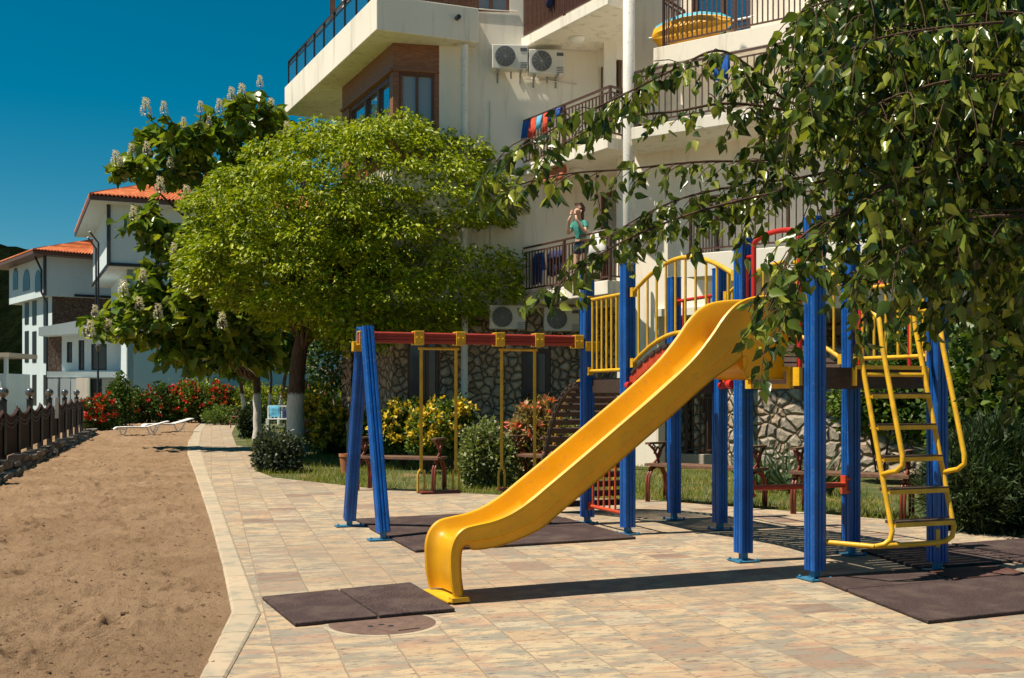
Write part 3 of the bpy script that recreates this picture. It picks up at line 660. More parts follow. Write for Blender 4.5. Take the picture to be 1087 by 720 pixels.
def onW(px, py):   # point of the air conditioner wall seen at px
    k = (px - CX) / F; t = (k * WA.y - WA.x) / (wd.x - k * wd.y); p = WA + wd * t; return V(p.x, p.y, CAMH + (HZ - py) / F * p.y)
make_ac('left air conditioner of the high pair, on the sunny wall beside the balcony', onW(540, 66), wd.to_2d())
make_ac('right air conditioner of the high pair, under the top balcony soffit', onW(578, 71), wd.to_2d())
make_ac('air conditioner half hidden by birch leaves beside the middle balcony', onW(533, 202), wd.to_2d())
make_ac('low air conditioner on the brown stone wall above the swing beam', onW(537, 338), wd.to_2d())
make_ac('low air conditioner under the lowest balcony next to the stone wall', onW(594, 340), wd.to_2d())

for pts in ([(556, 84), (585, 86), (612, 90)], [(520, 108), (520, 200), (521, 330)], [(487, 8), (520, 11), (549, 13)]): cb.tube([onW(*q) + V(.004, -.018, 0) for q in pts], .012, 6)
cb.build('wall_cable', M['acmetal'], apt)
# ------------------------------------------------------------ towels on the railings, bathing things, parasol
Md = (M1 - M0).normalized(); Mn = P2(-.866, -.5)
def towel(label, t, w, zt, ln, mat, front=.035, ob=P2(.05, .03), A=M0, D=Md, NN=Mn, cat='towel', group='washing on the balcony rails', drop=None):
    rows = []; p = A + ob + D * t; k = 9
    for i in range(k):
        a = (i / (k - 1) - .5) * w; wob = .022 * math.sin(i * 2.1 + t * 5); c = p + D * a
        rows.append([c + NN * (-front - .01 + wob) + V(0, 0, zt - ln * .55), c - NN * (front * .8) + V(0, 0, zt - .06), c + V(0, 0, zt + .028), c + NN * front + V(0, 0, zt - .05), c + NN * (front + .012 + wob) + V(0, 0, zt - ln * .5), c + NN * (front + .03 + wob * 1.6) + V(0, 0, zt - ln + .03 * math.sin(i * 1.3))])
    o = MB().loft(rows).build(cat, M[mat], None, tuple(p + V(0, 0, zt)), smooth=True)
    sd = o.modifiers.new('solid', 'SOLIDIFY'); sd.thickness = .012; return tag(o, label, cat, group)
zr = 6.20 + .94
towel('bright blue towel folded over the corner of the middle balcony rail', .16, .26, zr, .40, 'cloth_blue')
towel('red towel beside the blue one on the middle balcony rail', .42, .24, zr, .44, 'cloth_red')
towel('pale blue towel between two red cloths on the middle balcony rail', .66, .20, zr, .30, 'cloth_cyan')
towel('dark red swimsuit hanging next to the pale blue towel', .90, .20, zr, .42, 'cloth_red', cat='swimsuit')
towel('navy shorts hanging at the right end of the balcony washing', 1.14, .20, zr, .26, 'cloth_navy', cat='shorts')
towel('short blue cloth on the middle balcony rail right of the navy shorts', 1.36, .16, zr, .22, 'cloth_blue', cat='cloth')
towel('large blue towel hanging inside the corner of the lowest balcony', .22, .50, 3.52 + .80, .62, 'cloth_blue', ob=P2(.22, .14))
towel('dark blue towel hanging behind the lowest balcony railing', .95, .55, 3.52 + .78, .50, 'cloth_navy', ob=P2(.22, .14))
towel('striped orange awning cloth under the middle balcony', 1.0, .9, 5.97, .30, 'cloth_orange', ob=P2(.12, .07), cat='cloth')
towel('white towel on the lowest balcony rail beside the person', 2.72, .50, 3.52 + .94, .52, 'cloth_white')
towel('small blue towel on the rail of the right terrace', 1.7, .25, 7.2, .45, 'cloth_blue', A=SP(1.05, 1.14), D=SD, NN=SN, ob=P2(0, 0))
towel('navy beach bag cloth drying on the topmost corner balcony', 1.1, .22, 8.88 + .94, .6, 'cloth_navy')
# closed beach parasol lying behind the bars of the upper right balcony
pa = TP(1.70, .55) + V(0, 0, 8.75); pax = (TD * 1.0); um = MB(); rows = []
pc = thing('beach_parasol', 'yellow and turquoise beach parasol lying folded behind the upper balcony bars', 'parasol', tuple(pa))
L_ = 1.75; prof = [(-.42, .05), (-.30, .20), (-.05, .28), (.35, .33), (.75, .30), (1.1, .2), (1.33, .07)]
for u_, r_ in prof:
    rows.append([pa + pax * u_ + TN * (r_ * math.cos(a) * (.9 if j % 2 else 1.05)) + V(0, 0, (r_ * math.sin(a)) * (.92 if j % 2 else 1.02) + .05) for j, a in enumerate(np.linspace(0, 2 * PI, 25)[:-1])])
um.loft(rows, closed=True); um.m = [(1 if (i % 24) // 3 % 4 == 1 else 0) for i in range(len(um.f))]
um.build('canopy', [paint('parasol_yellow', (.80, .42, .02), .6, .12, 8), paint('parasol_turquoise', (.03, .36, .50), .6, .12, 8)], pc, autosmooth=60)
MB().tube([pa + pax * -.55 + V(0, 0, .05), pa + pax * 1.8 + V(0, 0, .05)], .018, 8).build('pole', M['whiteplast'], pc)

# ============================================================ HOUSES far left
def house_roof(mb, corners, eave_z, ridge, ridge_z, drop=0):
    """hip roof with rows of tile ribs; corners ccw from above"""
    n = len(corners); top = ridge
    faces = [(0, 1, 0, 0), (1, 2, 0, 1), (2, 3, 1, 1), (3, 0, 1, 0)]
    for a, b, ra, rb in faces:
        A = V(corners[a].x, corners[a].y, eave_z); B = V(corners[b].x, corners[b].y, eave_z); RA = V(top[ra].x, top[ra].y, ridge_z); RB = V(top[rb].x, top[rb].y, ridge_z)
        L = (B - A).length; k = max(4, int(L / .19)); nr = (B - A).cross(RA - A + (RB - RA) * .5 + V(0, 0, .0001)).normalized()
        if nr.z < 0: nr = -nr
        rows = []
        for i in range(k * 4 + 1):
            t = i / (k * 4); h = .055 * math.cos(2 * PI * t * k); p0 = lerp(A, B, t)
            c = (L * t); RL = lerp(RA, RB, t) if (RB - RA).length > .1 else RA
            rows.append([lerp(p0, RL, u) + nr * (h + (.02 if m % 2 else 0)) for m, u in enumerate((0, .22, .221, .45, .451, .7, .701, 1))])
        mb.loft(rows)
d1 = P2(-.42, .907).normalized(); d2 = P2(.907, .42).normalized()
def at0(x, Y): p = at(x, HZ, Y); p.z = 0; return p
# house 1 (nearer)
C1 = at0(116, 55); h1 = thing('villa', 'tall white villa with overhanging top storey and orange hip roof behind the catalpa', 'house', tuple(C1))
def hz(y, Y): return CAMH + (HZ - y) / F * Y
zt, zm = hz(217, 55), hz(283, 55)
MB().prism([C1, C1 + d2 * 14, C1 + d2 * 14 + d1 * 12, C1 + d1 * 12], zm, zt).build('upper_storey', M['housewall'], h1)
C1b = C1 + d2 * .95 + d1 * .9
lo1 = MB(); lo0 = MB(); boxwall(lo0, C1b, C1b + d2 * 13, -.2, zm, th=.3); lo0.build('wall', M['shadedwall'], h1); boxwall(lo1, C1b + d1 * 10, C1b, -.2, zm, th=.3); lo1.build('wall', M['housewall'], h1)
tm = MB(); o_ = (-d1 - d2) * .03
for a, b, w in ((C1 + V(0, 0, zm + .1), C1 + V(0, 0, zt), .15), ): tm.bar(a + o_, b + o_, w, w)
tm.bar(C1 - d1 * .03 + V(0, 0, zm + .12), C1 - d1 * .03 + d2 * 14 + V(0, 0, zm + .12), .1, .16); tm.bar(C1 - d2 * .03 + V(0, 0, zm + .12), C1 - d2 * .03 + d1 * 12 + V(0, 0, zm + .12), .1, .16)
tm.build('dark_trim', M['black'], h1)
ev = 1.0; R0, R1 = C1 - d1 * ev - d2 * ev, C1 + d2 * 15 - d1 * ev; R2, R3 = C1 + d2 * 15 + d1 * 13, C1 - d2 * ev + d1 * 13
rm = MB(); house_roof(rm, [R0, R1, R2, R3], zt + .30, [C1 + d2 * 5.5 + d1 * 6, C1 + d2 * 8 + d1 * 6], zt + 3.0); rf = rm.build('roof', M['tiles'], h1, smooth=True)
MB().prism([R0, R1, R2, R3], zt + .02, zt + .22).build('eave', M['frame'], rf)
sf = MB().prism([R0 + (d1 + d2) * .06, R1, R2, R3 + d2 * .06 - d1 * .06], zt - .02, zt + .015).build('soffit', M['housewall'], rf)
dp = MB()
for k, (x0, x1) in enumerate(((95, 104.5), (93, 102))):
    a = at(x0, 246 + 6 * k, 55.4); b = at(x1, 258 + 6 * k, 56.2); dp.tube([a, b, (b.x, b.y, hz(352, 56))], .05, 8)
dp.build('drainpipe', M['black'], h1)
# terrace wing of house 1
WG = at0(51, 60); WH = at0(131, 60.5); wg = MB(); wd_ = (WH - WG).normalized(); Lw = (WH - WG).length
def wz(y): return hz(y, 60)
def wx(x): return (at0(x, 60) - WG).length
ops = [(wx(70), wx(75.5), wz(385), wz(363)), (wx(82), wx(88), wz(393), wz(361)), (wx(95), wx(111), wz(393), wz(365)), (wx(67), wx(73), wz(434), wz(409)), (wx(80), wx(85), wz(434), wz(403)), (wx(94), wx(106), wz(434), wz(402))]
boxwall(wg, WG + wd_ * wx(65), WH, -.2, wz(352), [(o[0] - wx(65), o[1] - wx(65), o[2], o[3]) for o in ops]); wg.build('wing_wall', M['housewall'], h1)
for o in ops: window(h1, WG + wd_ * wx(65), WH, o[0] - wx(65), o[1] - wx(65), o[2], o[3], 1, 1, 'black', 'glassdark', .08, .08)
bsw = MB(); boxwall(bsw, WG, WG + wd_ * wx(65), -.2, wz(352)); bsw.build('stone_pier', M['brownstone'], h1)
a, b = WG + V(.0, -1.2, 0), WH + V(.5, -1.2, 0)
MB().hexa([a + V(0, 0, wz(358)), b + V(0, 0, wz(352)), b + V(0, 1.4, wz(352)), a + V(0, 1.4, wz(358)), a + V(0, 0, wz(349)), b + V(0, 0, wz(333)), b + V(0, 1.4, wz(333)), a + V(0, 1.4, wz(349))]).build('wing_roof', M['housewall'], h1)
a = WG + wd_ * wx(60) + V(0, -1.3, 0)
tb = MB(); tb.hexa([a + V(0, 0, wz(401)), b + V(0, 0, wz(401)), b + V(0, 1.2, wz(401)), a + V(0, 1.2, wz(401)), a + V(0, 0, wz(395)), b + V(0, 0, wz(395)), b + V(0, 1.2, wz(395)), a + V(0, 1.2, wz(395))]); tb.build('wing_terrace', M['housewall'], h1)
pl_ = MB()
for x in (66, 78.5, 89): q = WG + wd_ * wx(x) - P2(0, 1.2); MB().box((q.x, q.y, wz(417) - .1), .5, .4, wz(401) - wz(434), wd_.to_2d()).build('terrace_pillar', M['housewall'], h1)
MB().box(tuple(at(88, 416, 58.6)), .6, .3, wz(401) - wz(430), (1, 0)).build('terrace_pillar', M['stucco'], h1)
# house 2 (behind, farther left)
C2 = at0(48, 70); h2 = thing('villa', 'farther white villa at far left with three arched top windows', 'house', tuple(C2)); Y2 = 70; d1o, d2o = d1, d2; d1 = P2(-.62, .78).normalized(); d2 = P2(.80, .60).normalized()
z_t, z_b = hz(272, Y2), hz(314, Y2); lenR = 5.2
MB().prism([C2, C2 + d2 * lenR, C2 + d2 * lenR + d1 * 9, C2 + d1 * 9], z_b, z_t).build('upper_storey', M['housewall'], h2)
lo = MB(); LL = C2 + d1 * 7.5 + d2 * .5; boxwall(lo, LL, C2 + d2 * .5 + d1 * .3, -.2, z_b); lo.build('wall', M['housewall'], h2)
ls = MB(); boxwall(ls, C2 + d2 * .5 + d1 * .3, C2 + d2 * (lenR + 1), -.2, z_b); ls.build('stone_wall', M['brownstone'], h2)
dd = -d1; wl2 = MB(); wn = -d2
def arch(mb, t, w, za, zb, out=.03):
    p = C2 + d1 * t + wn * out; pts = [p + d1 * w + V(0, 0, za), p + V(0, 0, za), p + V(0, 0, zb - w / 2)] + [p + d1 * (w / 2 - w / 2 * math.cos(a)) + V(0, 0, zb - w / 2 + w / 2 * math.sin(a)) for a in np.linspace(0, PI, 7)[1:-1]] + [p + d1 * w + V(0, 0, zb - w / 2)]
    mb.add(pts, [tuple(range(len(pts)))]); mb.add([q - wn * .06 for q in pts], [tuple(range(len(pts)))])
for t, w in ((1.0, 1.3), (3.6, 1.7), (6.6, 1.3)):
    m_ = MB(); arch(m_, t, w, hz(309, Y2 + t), hz(286, Y2 + t)); m_.build('arched_window', M['glassdark'], h2)
for rowy in ((345, 316), (385, 352), (430, 398)):
    for t in (1.2, 3.9, 5.8):
        m_ = MB(); p = C2 + d2 * .5 + d1 * t - d2 * .03; Yq = Y2 + t
        m_.hexa([p + V(0, 0, hz(rowy[0], Yq)), p + d2 * .05 + V(0, 0, hz(rowy[0], Yq)), p + d2 * .05 + d1 * 1.0 + V(0, 0, hz(rowy[0], Yq)), p + d1 * 1.0 + V(0, 0, hz(rowy[0], Yq)),
                 p + V(0, 0, hz(rowy[1], Yq)), p + d2 * .05 + V(0, 0, hz(rowy[1], Yq)), p + d2 * .05 + d1 * 1.0 + V(0, 0, hz(rowy[1], Yq)), p + d1 * 1.0 + V(0, 0, hz(rowy[1], Yq))]); m_.build('window', M['glassdark'], h2)
tm = MB(); tm.bar(C2 - d1 * .03 - d2 * .03 + V(0, 0, z_b), C2 - d1 * .03 - d2 * .03 + V(0, 0, z_t), .15, .15); tm.bar(C2 + d2 * 1.8 - d1 * .04 + V(0, 0, z_b + .12), C2 + d2 * lenR - d1 * .04 + V(0, 0, z_b + .12), .1, .16); tm.build('dark_trim', M['black'], h2)
R0, R1, R2, R3 = C2 - d1 * 1 - d2 * 1, C2 + d2 * (lenR + 3) - d1 * 1, C2 + d2 * (lenR + 3) + d1 * 10, C2 - d2 * 1 + d1 * 10
rm = MB(); house_roof(rm, [R0, R1, R2, R3], z_t + .26, [C2 + d2 * 4.4 + d1 * 4.0, C2 + d2 * 4.6 + d1 * 5], z_t + 1.9); rf = rm.build('roof', M['tiles'], h2, smooth=True)
MB().prism([R0, R1, R2, R3], z_t - .01, z_t + .18).build('eave', M['frame'], rf)
dp = MB(); a = at(36, 270, 70.5); b = at(44, 287, 70.2); dp.tube([a, b, (b.x, b.y, hz(310, 70)), at(50, 322, 70.2), (at(50, 322, 70.2).x, 70.2, 0)], .07, 8); dp.build('drainpipe', M['black'], h2)
# low pavilion at the picture's edge
Kp = at0(-12, 62); kv = thing('pavilion', 'low flat roofed pale pavilion behind the globe lamps at the far left', 'pavilion', tuple(Kp))
MB().box((Kp.x, Kp.y, hz(399, 62) - 1.2), 3.4, 3, 2.6).build('wall', M['housewall'], kv); MB().box((Kp.x, Kp.y, hz(378, 62)), 4.0, 3.6, .25).build('roof', M['concrete'], kv)
pp = MB()
for dx in (-1.7, 0, 1.7): MB().box((Kp.x + dx, Kp.y - 1.5, hz(388, 62)), .18, .18, 1.1).build('pillar', M['housewall'], kv)
MB().box((Kp.x + .9, Kp.y - 1.53, hz(416, 62)), 1.1, .08, 1.2).build('window', M['glasssky'], kv)

d1, d2 = d1o, d2o
# ============================================================ FENCE with globe lamps on the left
def fpt(Y): return V(-9.6 - .307 * (Y - 20.4), Y, 0)
M['fence'] = wood('dark_fence_board', (.045, .020, .013), .85, 3, 'z')
fn = thing('board_fence', 'dark brown board fence with scalloped tops, hung arcs and globe lamps along the sand', 'fence', tuple(fpt(27)))
fdir = (fpt(30) - fpt(20)).normalized(); Ys = [20.5 + 1.83 * k for k in range(-6, 10)]
for i, (Ya, Yb) in enumerate(zip(Ys, Ys[1:])):
    A, B = fpt(Ya), fpt(Yb); pm = MB(); z0 = .16 + .02 * max(0, i - 4); h = .93; n = 14
    nor = V(fdir.y, -fdir.x, 0)
    for k in range(n):
        t0, t1 = k / n, (k + 1) / n; e = .006
        def tp(t): return z0 + h - .16 * math.sin(PI * t) ** .7 * (1 if 0 < t < 1 else 0)
        a, b = lerp(A, B, t0 + e), lerp(A, B, t1 - e); th = nor * .025
        pm.hexa([a + V(0, 0, z0), b + V(0, 0, z0), b - th + V(0, 0, z0), a - th + V(0, 0, z0), a + V(0, 0, tp(t0 + .001)), b + V(0, 0, tp(t1 - .001)), b - th + V(0, 0, tp(t1 - .001)), a - th + V(0, 0, tp(t0 + .001))][:8])
    pm.build('panel', M['fence'], fn)
    ar = MB()
    for dz in (.02, .16, .24): ar.tube([lerp(A, B, t) + nor * .018 + V(0, 0, z0 + h - dz - .16 * math.sin(PI * t) ** .8) for t in np.linspace(.04, .96, 13)], .016, 6)
    ar.build('hung_arc', M['iron'], fn)
for i, Yq in enumerate(Ys):
    p = fpt(Yq); lampy = (i % 2 == 0); h = 1.20 if lampy else 1.0
    po = MB(); po.box((p.x, p.y, h / 2 + .05), .10, .10, h); po.lathe((p.x, p.y, h + .05), [(.075, 0), (.075, .03), (.03, .06), (.03, .1)] if lampy else [(.06, 0), (.06, .02), (.02, .03)], 12); pob = po.build('post', M['black'], fn)
    if lampy: MB().lathe((p.x, p.y, h + .13), [(.05, 0)] + [(.10 * math.sin(a), .10 - .10 * math.cos(a)) for a in np.linspace(.4, PI - .05, 12)], 20).build('lamp_globe', M['globe'], pob, smooth=True)
# rough stones at its foot
ro = MB(); Yq = 9.6
ed = thing('stone_edging', 'rough dry stone edging at the foot of the brown fence', 'stone edging', tuple(fpt(25) + V(.3, 0, 0)))
while Yq < 38:
    for lay in range(2):
        p = fpt(Yq) + V(.34 - .06 * lay + rnd.uniform(-.05, .05), 0, 0); L = rnd.uniform(.45, .8); hh = rnd.uniform(.10, .17); w = rnd.uniform(.26, .40)
        zb = -.06 + lay * .13; c = p + V(0, 0, zb + hh / 2); q = []
        ax, ay = fdir * L / 2, V(fdir.y, -fdir.x, 0) * w / 2
        for sz in (-1, 1):
            for sx, sy in ((-1, -1), (1, -1), (1, 1), (-1, 1)): q.append(c + ax * sx * rnd.uniform(.82, 1) + ay * sy * rnd.uniform(.75, 1) * -1 + V(0, 0, sz * hh / 2 * rnd.uniform(.7, 1)))
        if lay == 0 or rnd.random() < .7: ro.hexa(q)
    Yq += rnd.uniform(.55, .75)
ro.build('stones', M['rock'], ed, bevel=.03)
q = at(58, 440, 28.5); rows = []
for i in range(6): a = (i / 5 - .5) * .24; rows.append([V(q.x + .06 + .012 * math.sin(i * 2), q.y + a, z) for z in (1.30, 1.0, .75)])
tw = MB().loft(rows).build('towel', M['cloth_white'], None, (q.x, q.y, 1.2)); tw.modifiers.new('s', 'SOLIDIFY').thickness = .012; tag(tw, 'thin white towel hung on the brown board fence', 'towel')
# black lamp post and two posts by the roses
def lamppost(label, x, Y, h, cat='lamp post'):
    p = at0(x, Y); t = thing('street_lamp', label, cat, tuple(p)); MB().lathe(tuple(p), [(.12, 0), (.12, .1), (.055, .18), (.04, h - .35), (.06, h - .33), (.06, h - .28)], 12).build('pole', M['black'], t, smooth=False, autosmooth=40)
    MB().lathe(tuple(p + V(0, 0, h - .28)), [(.06, 0), (.13, .26), (.02, .36)], 8).build('lantern', M['globe'], t); return t
lamppost('slim black lamp post among red roses in front of the villa', 104, 47, 3.5)
for k, (x, lab) in enumerate(((221, 'left dark garden post rising behind the rose hedge'), (229, 'right dark garden post rising behind the rose hedge'))):
    p = at0(x, 56); o = MB().lathe(tuple(p), [(.09, 0), (.09, 2.1), (.11, 2.12), (.11, 2.2), (.03, 2.28)], 10).build('garden_post', M['black'], None, tuple(p)); tag(o, lab, 'post', 'garden posts behind the hedge')
gf = MB(); railing(gf, at0(222, 57), at0(268, 57), 0, 1.5, .16, 2.5, .016); o = gf.build('garden_fence', M['black'], None, tuple(at0(245, 57))); tag(o, 'low black iron garden fence behind the rose hedge', 'fence')

# ============================================================ RUBBER MATS and manhole
def mat_thing(label, poly, z=.004, th=.022, m='rubber', group='rubber play mats'):
    c = sum((V(p[0], p[1], 0) for p in poly), V(0, 0, 0)) / len(poly)
    o = MB().prism([(p[0], p[1]) for p in poly], z, z + th).build('rubber_mat', M[m], None, tuple(c), bevel=.006); return tag(o, label, 'rubber mat', group)
def quad(o, e1, e2): return [o, o + e1, o + e1 + e2, o + e2]
a, b, c, d = g(278, 637), g(436, 622), g(483, 650), g(313, 666)
m0, m1 = lerp(a, b, .50), lerp(d, c, .505); gp = (b - a).normalized() * .007
mat_thing('left half of the small mat pair in front of the slide exit', [a, m0 - gp, m1 - gp, d], .004)
mat_thing('right half of the small mat pair, touching the slide foot', [m0 + gp, b, c, m1 + gp], .006)
o0 = g(441, 587); e1 = P2(.932, .40).normalized(); e2 = P2(-.344, .938).normalized()
mat_thing('near strip of the large mat under the swings', quad(o0, e1 * 2.22, e2 * 1.02))
mat_thing('middle strip of the large mat under the swings', quad(o0 + e2 * 1.05 - e1 * .02, e1 * 2.24, e2 * .70))
mat_thing('far strip of the large mat under the swings', quad(o0 + e2 * 1.78, e1 * 2.2, e2 * .78))
o1 = g(985, 663); f1 = P2(.92, .39).normalized(); f2 = P2(-.24, 1.52).normalized()
mat_thing('large dark mat in front of the ladder', quad(o1, f1 * 2.3, f2 * 1.06))
mat_thing('dark mat at the front left post, under the ladder mats edge', quad(o1 + f2 * 1.075, f1 * .98, f2 * .52), .004, .022)
mat_thing('reddish worn mat under the ladder', quad(o1 + f2 * 1.08 + f1 * 1.0, f1 * .72, f2 * .40), .004, .026, 'rubberred')
mat_thing('mat behind the ladder in the tower shade', quad(o1 + f2 * 1.62 + f1 * 1.05, f1 * 1.0, f2 * 1.0))
mat_thing('farthest mat on the right beside the juniper', quad(o1 + f2 * 1.35 + f1 * 2.08, f1 * 1.2, f2 * 1.25))
mp_ = g(406, 662); mh = thing('manhole_cover', 'round rusty manhole cover half under the small rubber mat', 'manhole cover', tuple(mp_))
rust = paint('rusty_iron', (.13, .078, .058), .8, .3, 14, wear=(.12, .075, .06), bumpy=.4)
MB().lathe((mp_.x, mp_.y, 0), [(.0, .0025), (.335, .0025), (.36, .001)], 40).build('rim', M['kerb'], mh)
lid = MB().lathe((mp_.x, mp_.y, .0), [(.0, .0045), (.31, .0045), (.325, .003)], 40).build('lid', rust, mh)
hl = MB()
for dx, dy in ((-.06, -.10), (.06, -.09), (0, -.05)): hl.lathe((mp_.x + dx, mp_.y + dy, .005), [(0, .001), (.018, .001), (.02, 0)], 10)
hl.bar((mp_.x + .12, mp_.y - .22, .0055), (mp_.x + .24, mp_.y - .15, .0055), .014, .003); hl.build('lifting_hole', M['black'], lid)

# ============================================================ PLAY STRUCTURE
Pa, Pb, Pc, Pd = P2(.81, 11.66), P2(1.15, 10.77), P2(1.80, 12.04), P2(2.14, 11.15)
Pe, Pf, Pg, Ph = P2(1.93, 9.04), P2(2.28, 8.15), P2(2.95, 9.43), P2(3.36, 8.56)
pu, pv = P2(.934, .358), P2(-.358, .934)
ps = thing('play_structure', 'blue and yellow climbing frame with a long yellow slide, arched bridge and ladder', 'climbing frame', (2.0, 9.9, 0))
def post_profile(mb, A, B, w=.125, d=pu, cap=True):
    """grooved square tube from A to B"""
    A = V(*A); B = V(*B); ax = (B - A).normalized(); e = (d - ax * d.dot(ax)).normalized(); f = ax.cross(e); h = w / 2; gq = .010; pts = []
    side = [(-h + .012, -h), (-.026, -h), (-.020, -h + gq), (-.010, -h + gq), (-.006, -h), (.006, -h), (.010, -h + gq), (.020, -h + gq), (.026, -h), (h - .012, -h)]
    for k in range(4):
        c, s = math.cos(k * PI / 2), math.sin(k * PI / 2)
        pts += [(x * c - y * s, x * s + y * c) for x, y in side]
    n = len(pts); vv = [A + e * x + f * y for x, y in pts] + [B + e * x + f * y for x, y in pts]
    mb.add(vv, [(i, (i + 1) % n, n + (i + 1) % n, n + i) for i in range(n)] + [tuple(range(n, 2 * n)), tuple(reversed(range(n)))])
for p in (Pa, Pb, Pc, Pd, Pe, Pf, Pg, Ph):
    top = 2.68 if p is not Pf else 2.72
    mb = MB(); post_profile(mb, p + V(0, 0, .075), p + V(0, 0, top)); po = mb.build('post', M['blue'], ps)
    fm = MB(); fm.box((p.x, p.y, .06), .055, .055, .10, pu.to_2d()); fm.box((p.x, p.y, .010), .20, .20, .008, pu.to_2d())
    for sx in (-1, 1):
        for sy in (-1, 1): q = p + pu * .08 * sx + pv * .08 * sy; fm.lathe((q.x, q.y, .012), [(.013, 0), (.013, .012), (.005, .02)], 6)
    fm.build('foot_plate', M['bluedk'], po)
    cm_ = MB(); cm_.box((p.x, p.y, top + .006), .128, .128, .012, pu.to_2d()); cm_.build('cap', M['blue'], po, bevel=.004)
def deck(a, b, c, d, zt=1.58, h=.15):
    # a-b-c-d around; frame beams between the posts and planks between
    pl = [a, b, c, d]; cen = sum(pl, V(0, 0, 0)) / 4; inn = [lerp(p, cen, .085) for p in pl]
    fr = MB()
    for i in range(4):
        p, q = inn[i], inn[(i + 1) % 4]; u = (q - p).normalized(); fr.bar(p + u * .0 + V(0, 0, zt - h / 2), q + V(0, 0, zt - h / 2), .035, h)
    f = fr.build('platform', M['deck'], ps); pk = MB()
    for k in range(8):
        t0, t1 = k / 8 + .006, (k + 1) / 8 - .006
        q = [lerp(inn[0], inn[1], t0), lerp(inn[0], inn[1], t1), lerp(inn[3], inn[2], t1), lerp(inn[3], inn[2], t0)]
        vs_ = [lerp(p, cen, .05) for p in q]
        pk.hexa([p + V(0, 0, zt - .045) for p in vs_] + [p + V(0, 0, zt - .006) for p in vs_])
    pk.build('planks', M['slat'], f); return f
deck(Pa, Pb, Pd, Pc, 1.56); deck(Pe, Pf, Ph, Pg, 1.60, .16)
# --- slide
def crom(pts, n=6):
    out = []; P = [np.array(p, float) for p in pts]; P = [2 * P[0] - P[1]] + P + [2 * P[-1] - P[-2]]
    for i in range(1, len(P) - 2):
        for k in range(n):
            t = k / n; out.append(.5 * (2 * P[i] + (P[i + 1] - P[i - 1]) * t + (2 * P[i - 1] - 5 * P[i] + 4 * P[i + 1] - P[i + 2]) * t * t + (3 * P[i] - P[i - 1] - 3 * P[i + 1] + P[i + 2]) * t ** 3))
    out.append(P[-2]); return out
sB = P2(-.49, 7.42); sT = P2(2.11, 8.60); sa = (sT - sB).normalized(); sr = V(sa.y, -sa.x, 0)
#  s, z of the rim, depth of the bed below the rim, depth of the lower edge
stn = [(.015, .03, .055, .085), (-.010, .16, .06, .09), (-.018, .28, .065, .095), (-.012, .37, .07, .10), (.02, .445, .075, .12), (.08, .495, .09, .15), (.17, .515, .105, .175), (.29, .535, .115, .185), (.42, .578, .13, .20),
       (.56, .655, .15, .225), (.70, .755, .155, .225), (1.0, .97, .155, .225), (1.3, 1.19, .155, .225), (1.6, 1.41, .155, .225), (1.88, 1.635, .165, .235), (2.05, 1.815, .22, .31), (2.17, 1.965, .28, .38), (2.28, 2.065, .38, .50), (2.40, 2.115, .50, .60), (2.56, 2.14, .54, .63), (2.76, 2.15, .55, .64)]
fine = crom(stn, 5); rows = []; W = .235
for i, q in enumerate(fine):
    a = fine[max(0, i - 1)]; b = fine[min(len(fine) - 1, i + 1)]; t = np.array([b[0] - a[0], b[1] - a[1]]); t /= np.linalg.norm(t)
    if q[0] > 2.1: w_ = min(1, (q[0] - 2.1) / .3); t = t * (1 - w_) + np.array([1, 0]) * w_; t /= np.linalg.norm(t)
    nx, nz = -t[1], t[0]                                     # outward (up) normal in the s-z plane
    def pt(o, dep): return sB + sa * (q[0] - nx * dep) + sr * o + V(0, 0, q[1] - nz * dep)
    db, dl = q[2], q[3]
    half = [(W - .040, dl), (W - .034, dl * .66), (W - .004, dl * .60), (W + .012, dl * .56), (W + .014, .028), (W + .022, .018), (W + .020, -.004), (W + .004, -.012), (W - .016, -.004), (W - .026, .02), (W - .040, db * .55), (W - .062, db * .86), (W - .105, db * .98), (W * .28, db)]
    row = [pt(o, dd_) for o, dd_ in half] + [pt(-o, dd_) for o, dd_ in reversed(half)]
    row += [pt(-(W - .03), dl - .004), pt(-W * .5, db + .03 if dl - db > .035 else dl - .004), pt(W * .5, db + .03 if dl - db > .035 else dl - .004), pt(W - .03, dl - .004)]
    rows.append(row)
sm_ = MB(); sm_.loft(rows, closed=True); n = len(rows[0]); sm_.add(rows[0], [tuple(range(n))]); sm_.add(rows[-1][:3] , [])
slide = sm_.build('slide', M['yellow'], ps, autosmooth=42)
fb = MB(); q = sB + sa * .04; fb.box((q.x, q.y, .016), .16, .50, .010, sa.to_2d()); q2 = q + sr * .24 - sa * .0; fb.box((q2.x, q2.y, .030), .12, .07, .03, sa.to_2d()); fb.build('slide_foot', M['yellowp'], slide)
yp = MB(); ed_ = (Pf - Pe).normalized(); nrm_ = V(-ed_.y, ed_.x, 0) * -1
base_ = lerp(Pe, Pf, .5) - pu * .085
for t0, t1, za, zb in ((-.30, .30, 1.44, 1.475), (-.30, .30, 1.575, 1.61), (-.30, -.26, 1.475, 1.575), (.26, .30, 1.475, 1.575), (.34, .42, 1.46, 1.60)):
    a, b = base_ + ed_ * t0, base_ + ed_ * t1; yp.bar(a + V(0, 0, (za + zb) / 2), b + V(0, 0, (za + zb) / 2), .03, zb - za)
yp.build('slide_bracket', M['yellowp'], slide)
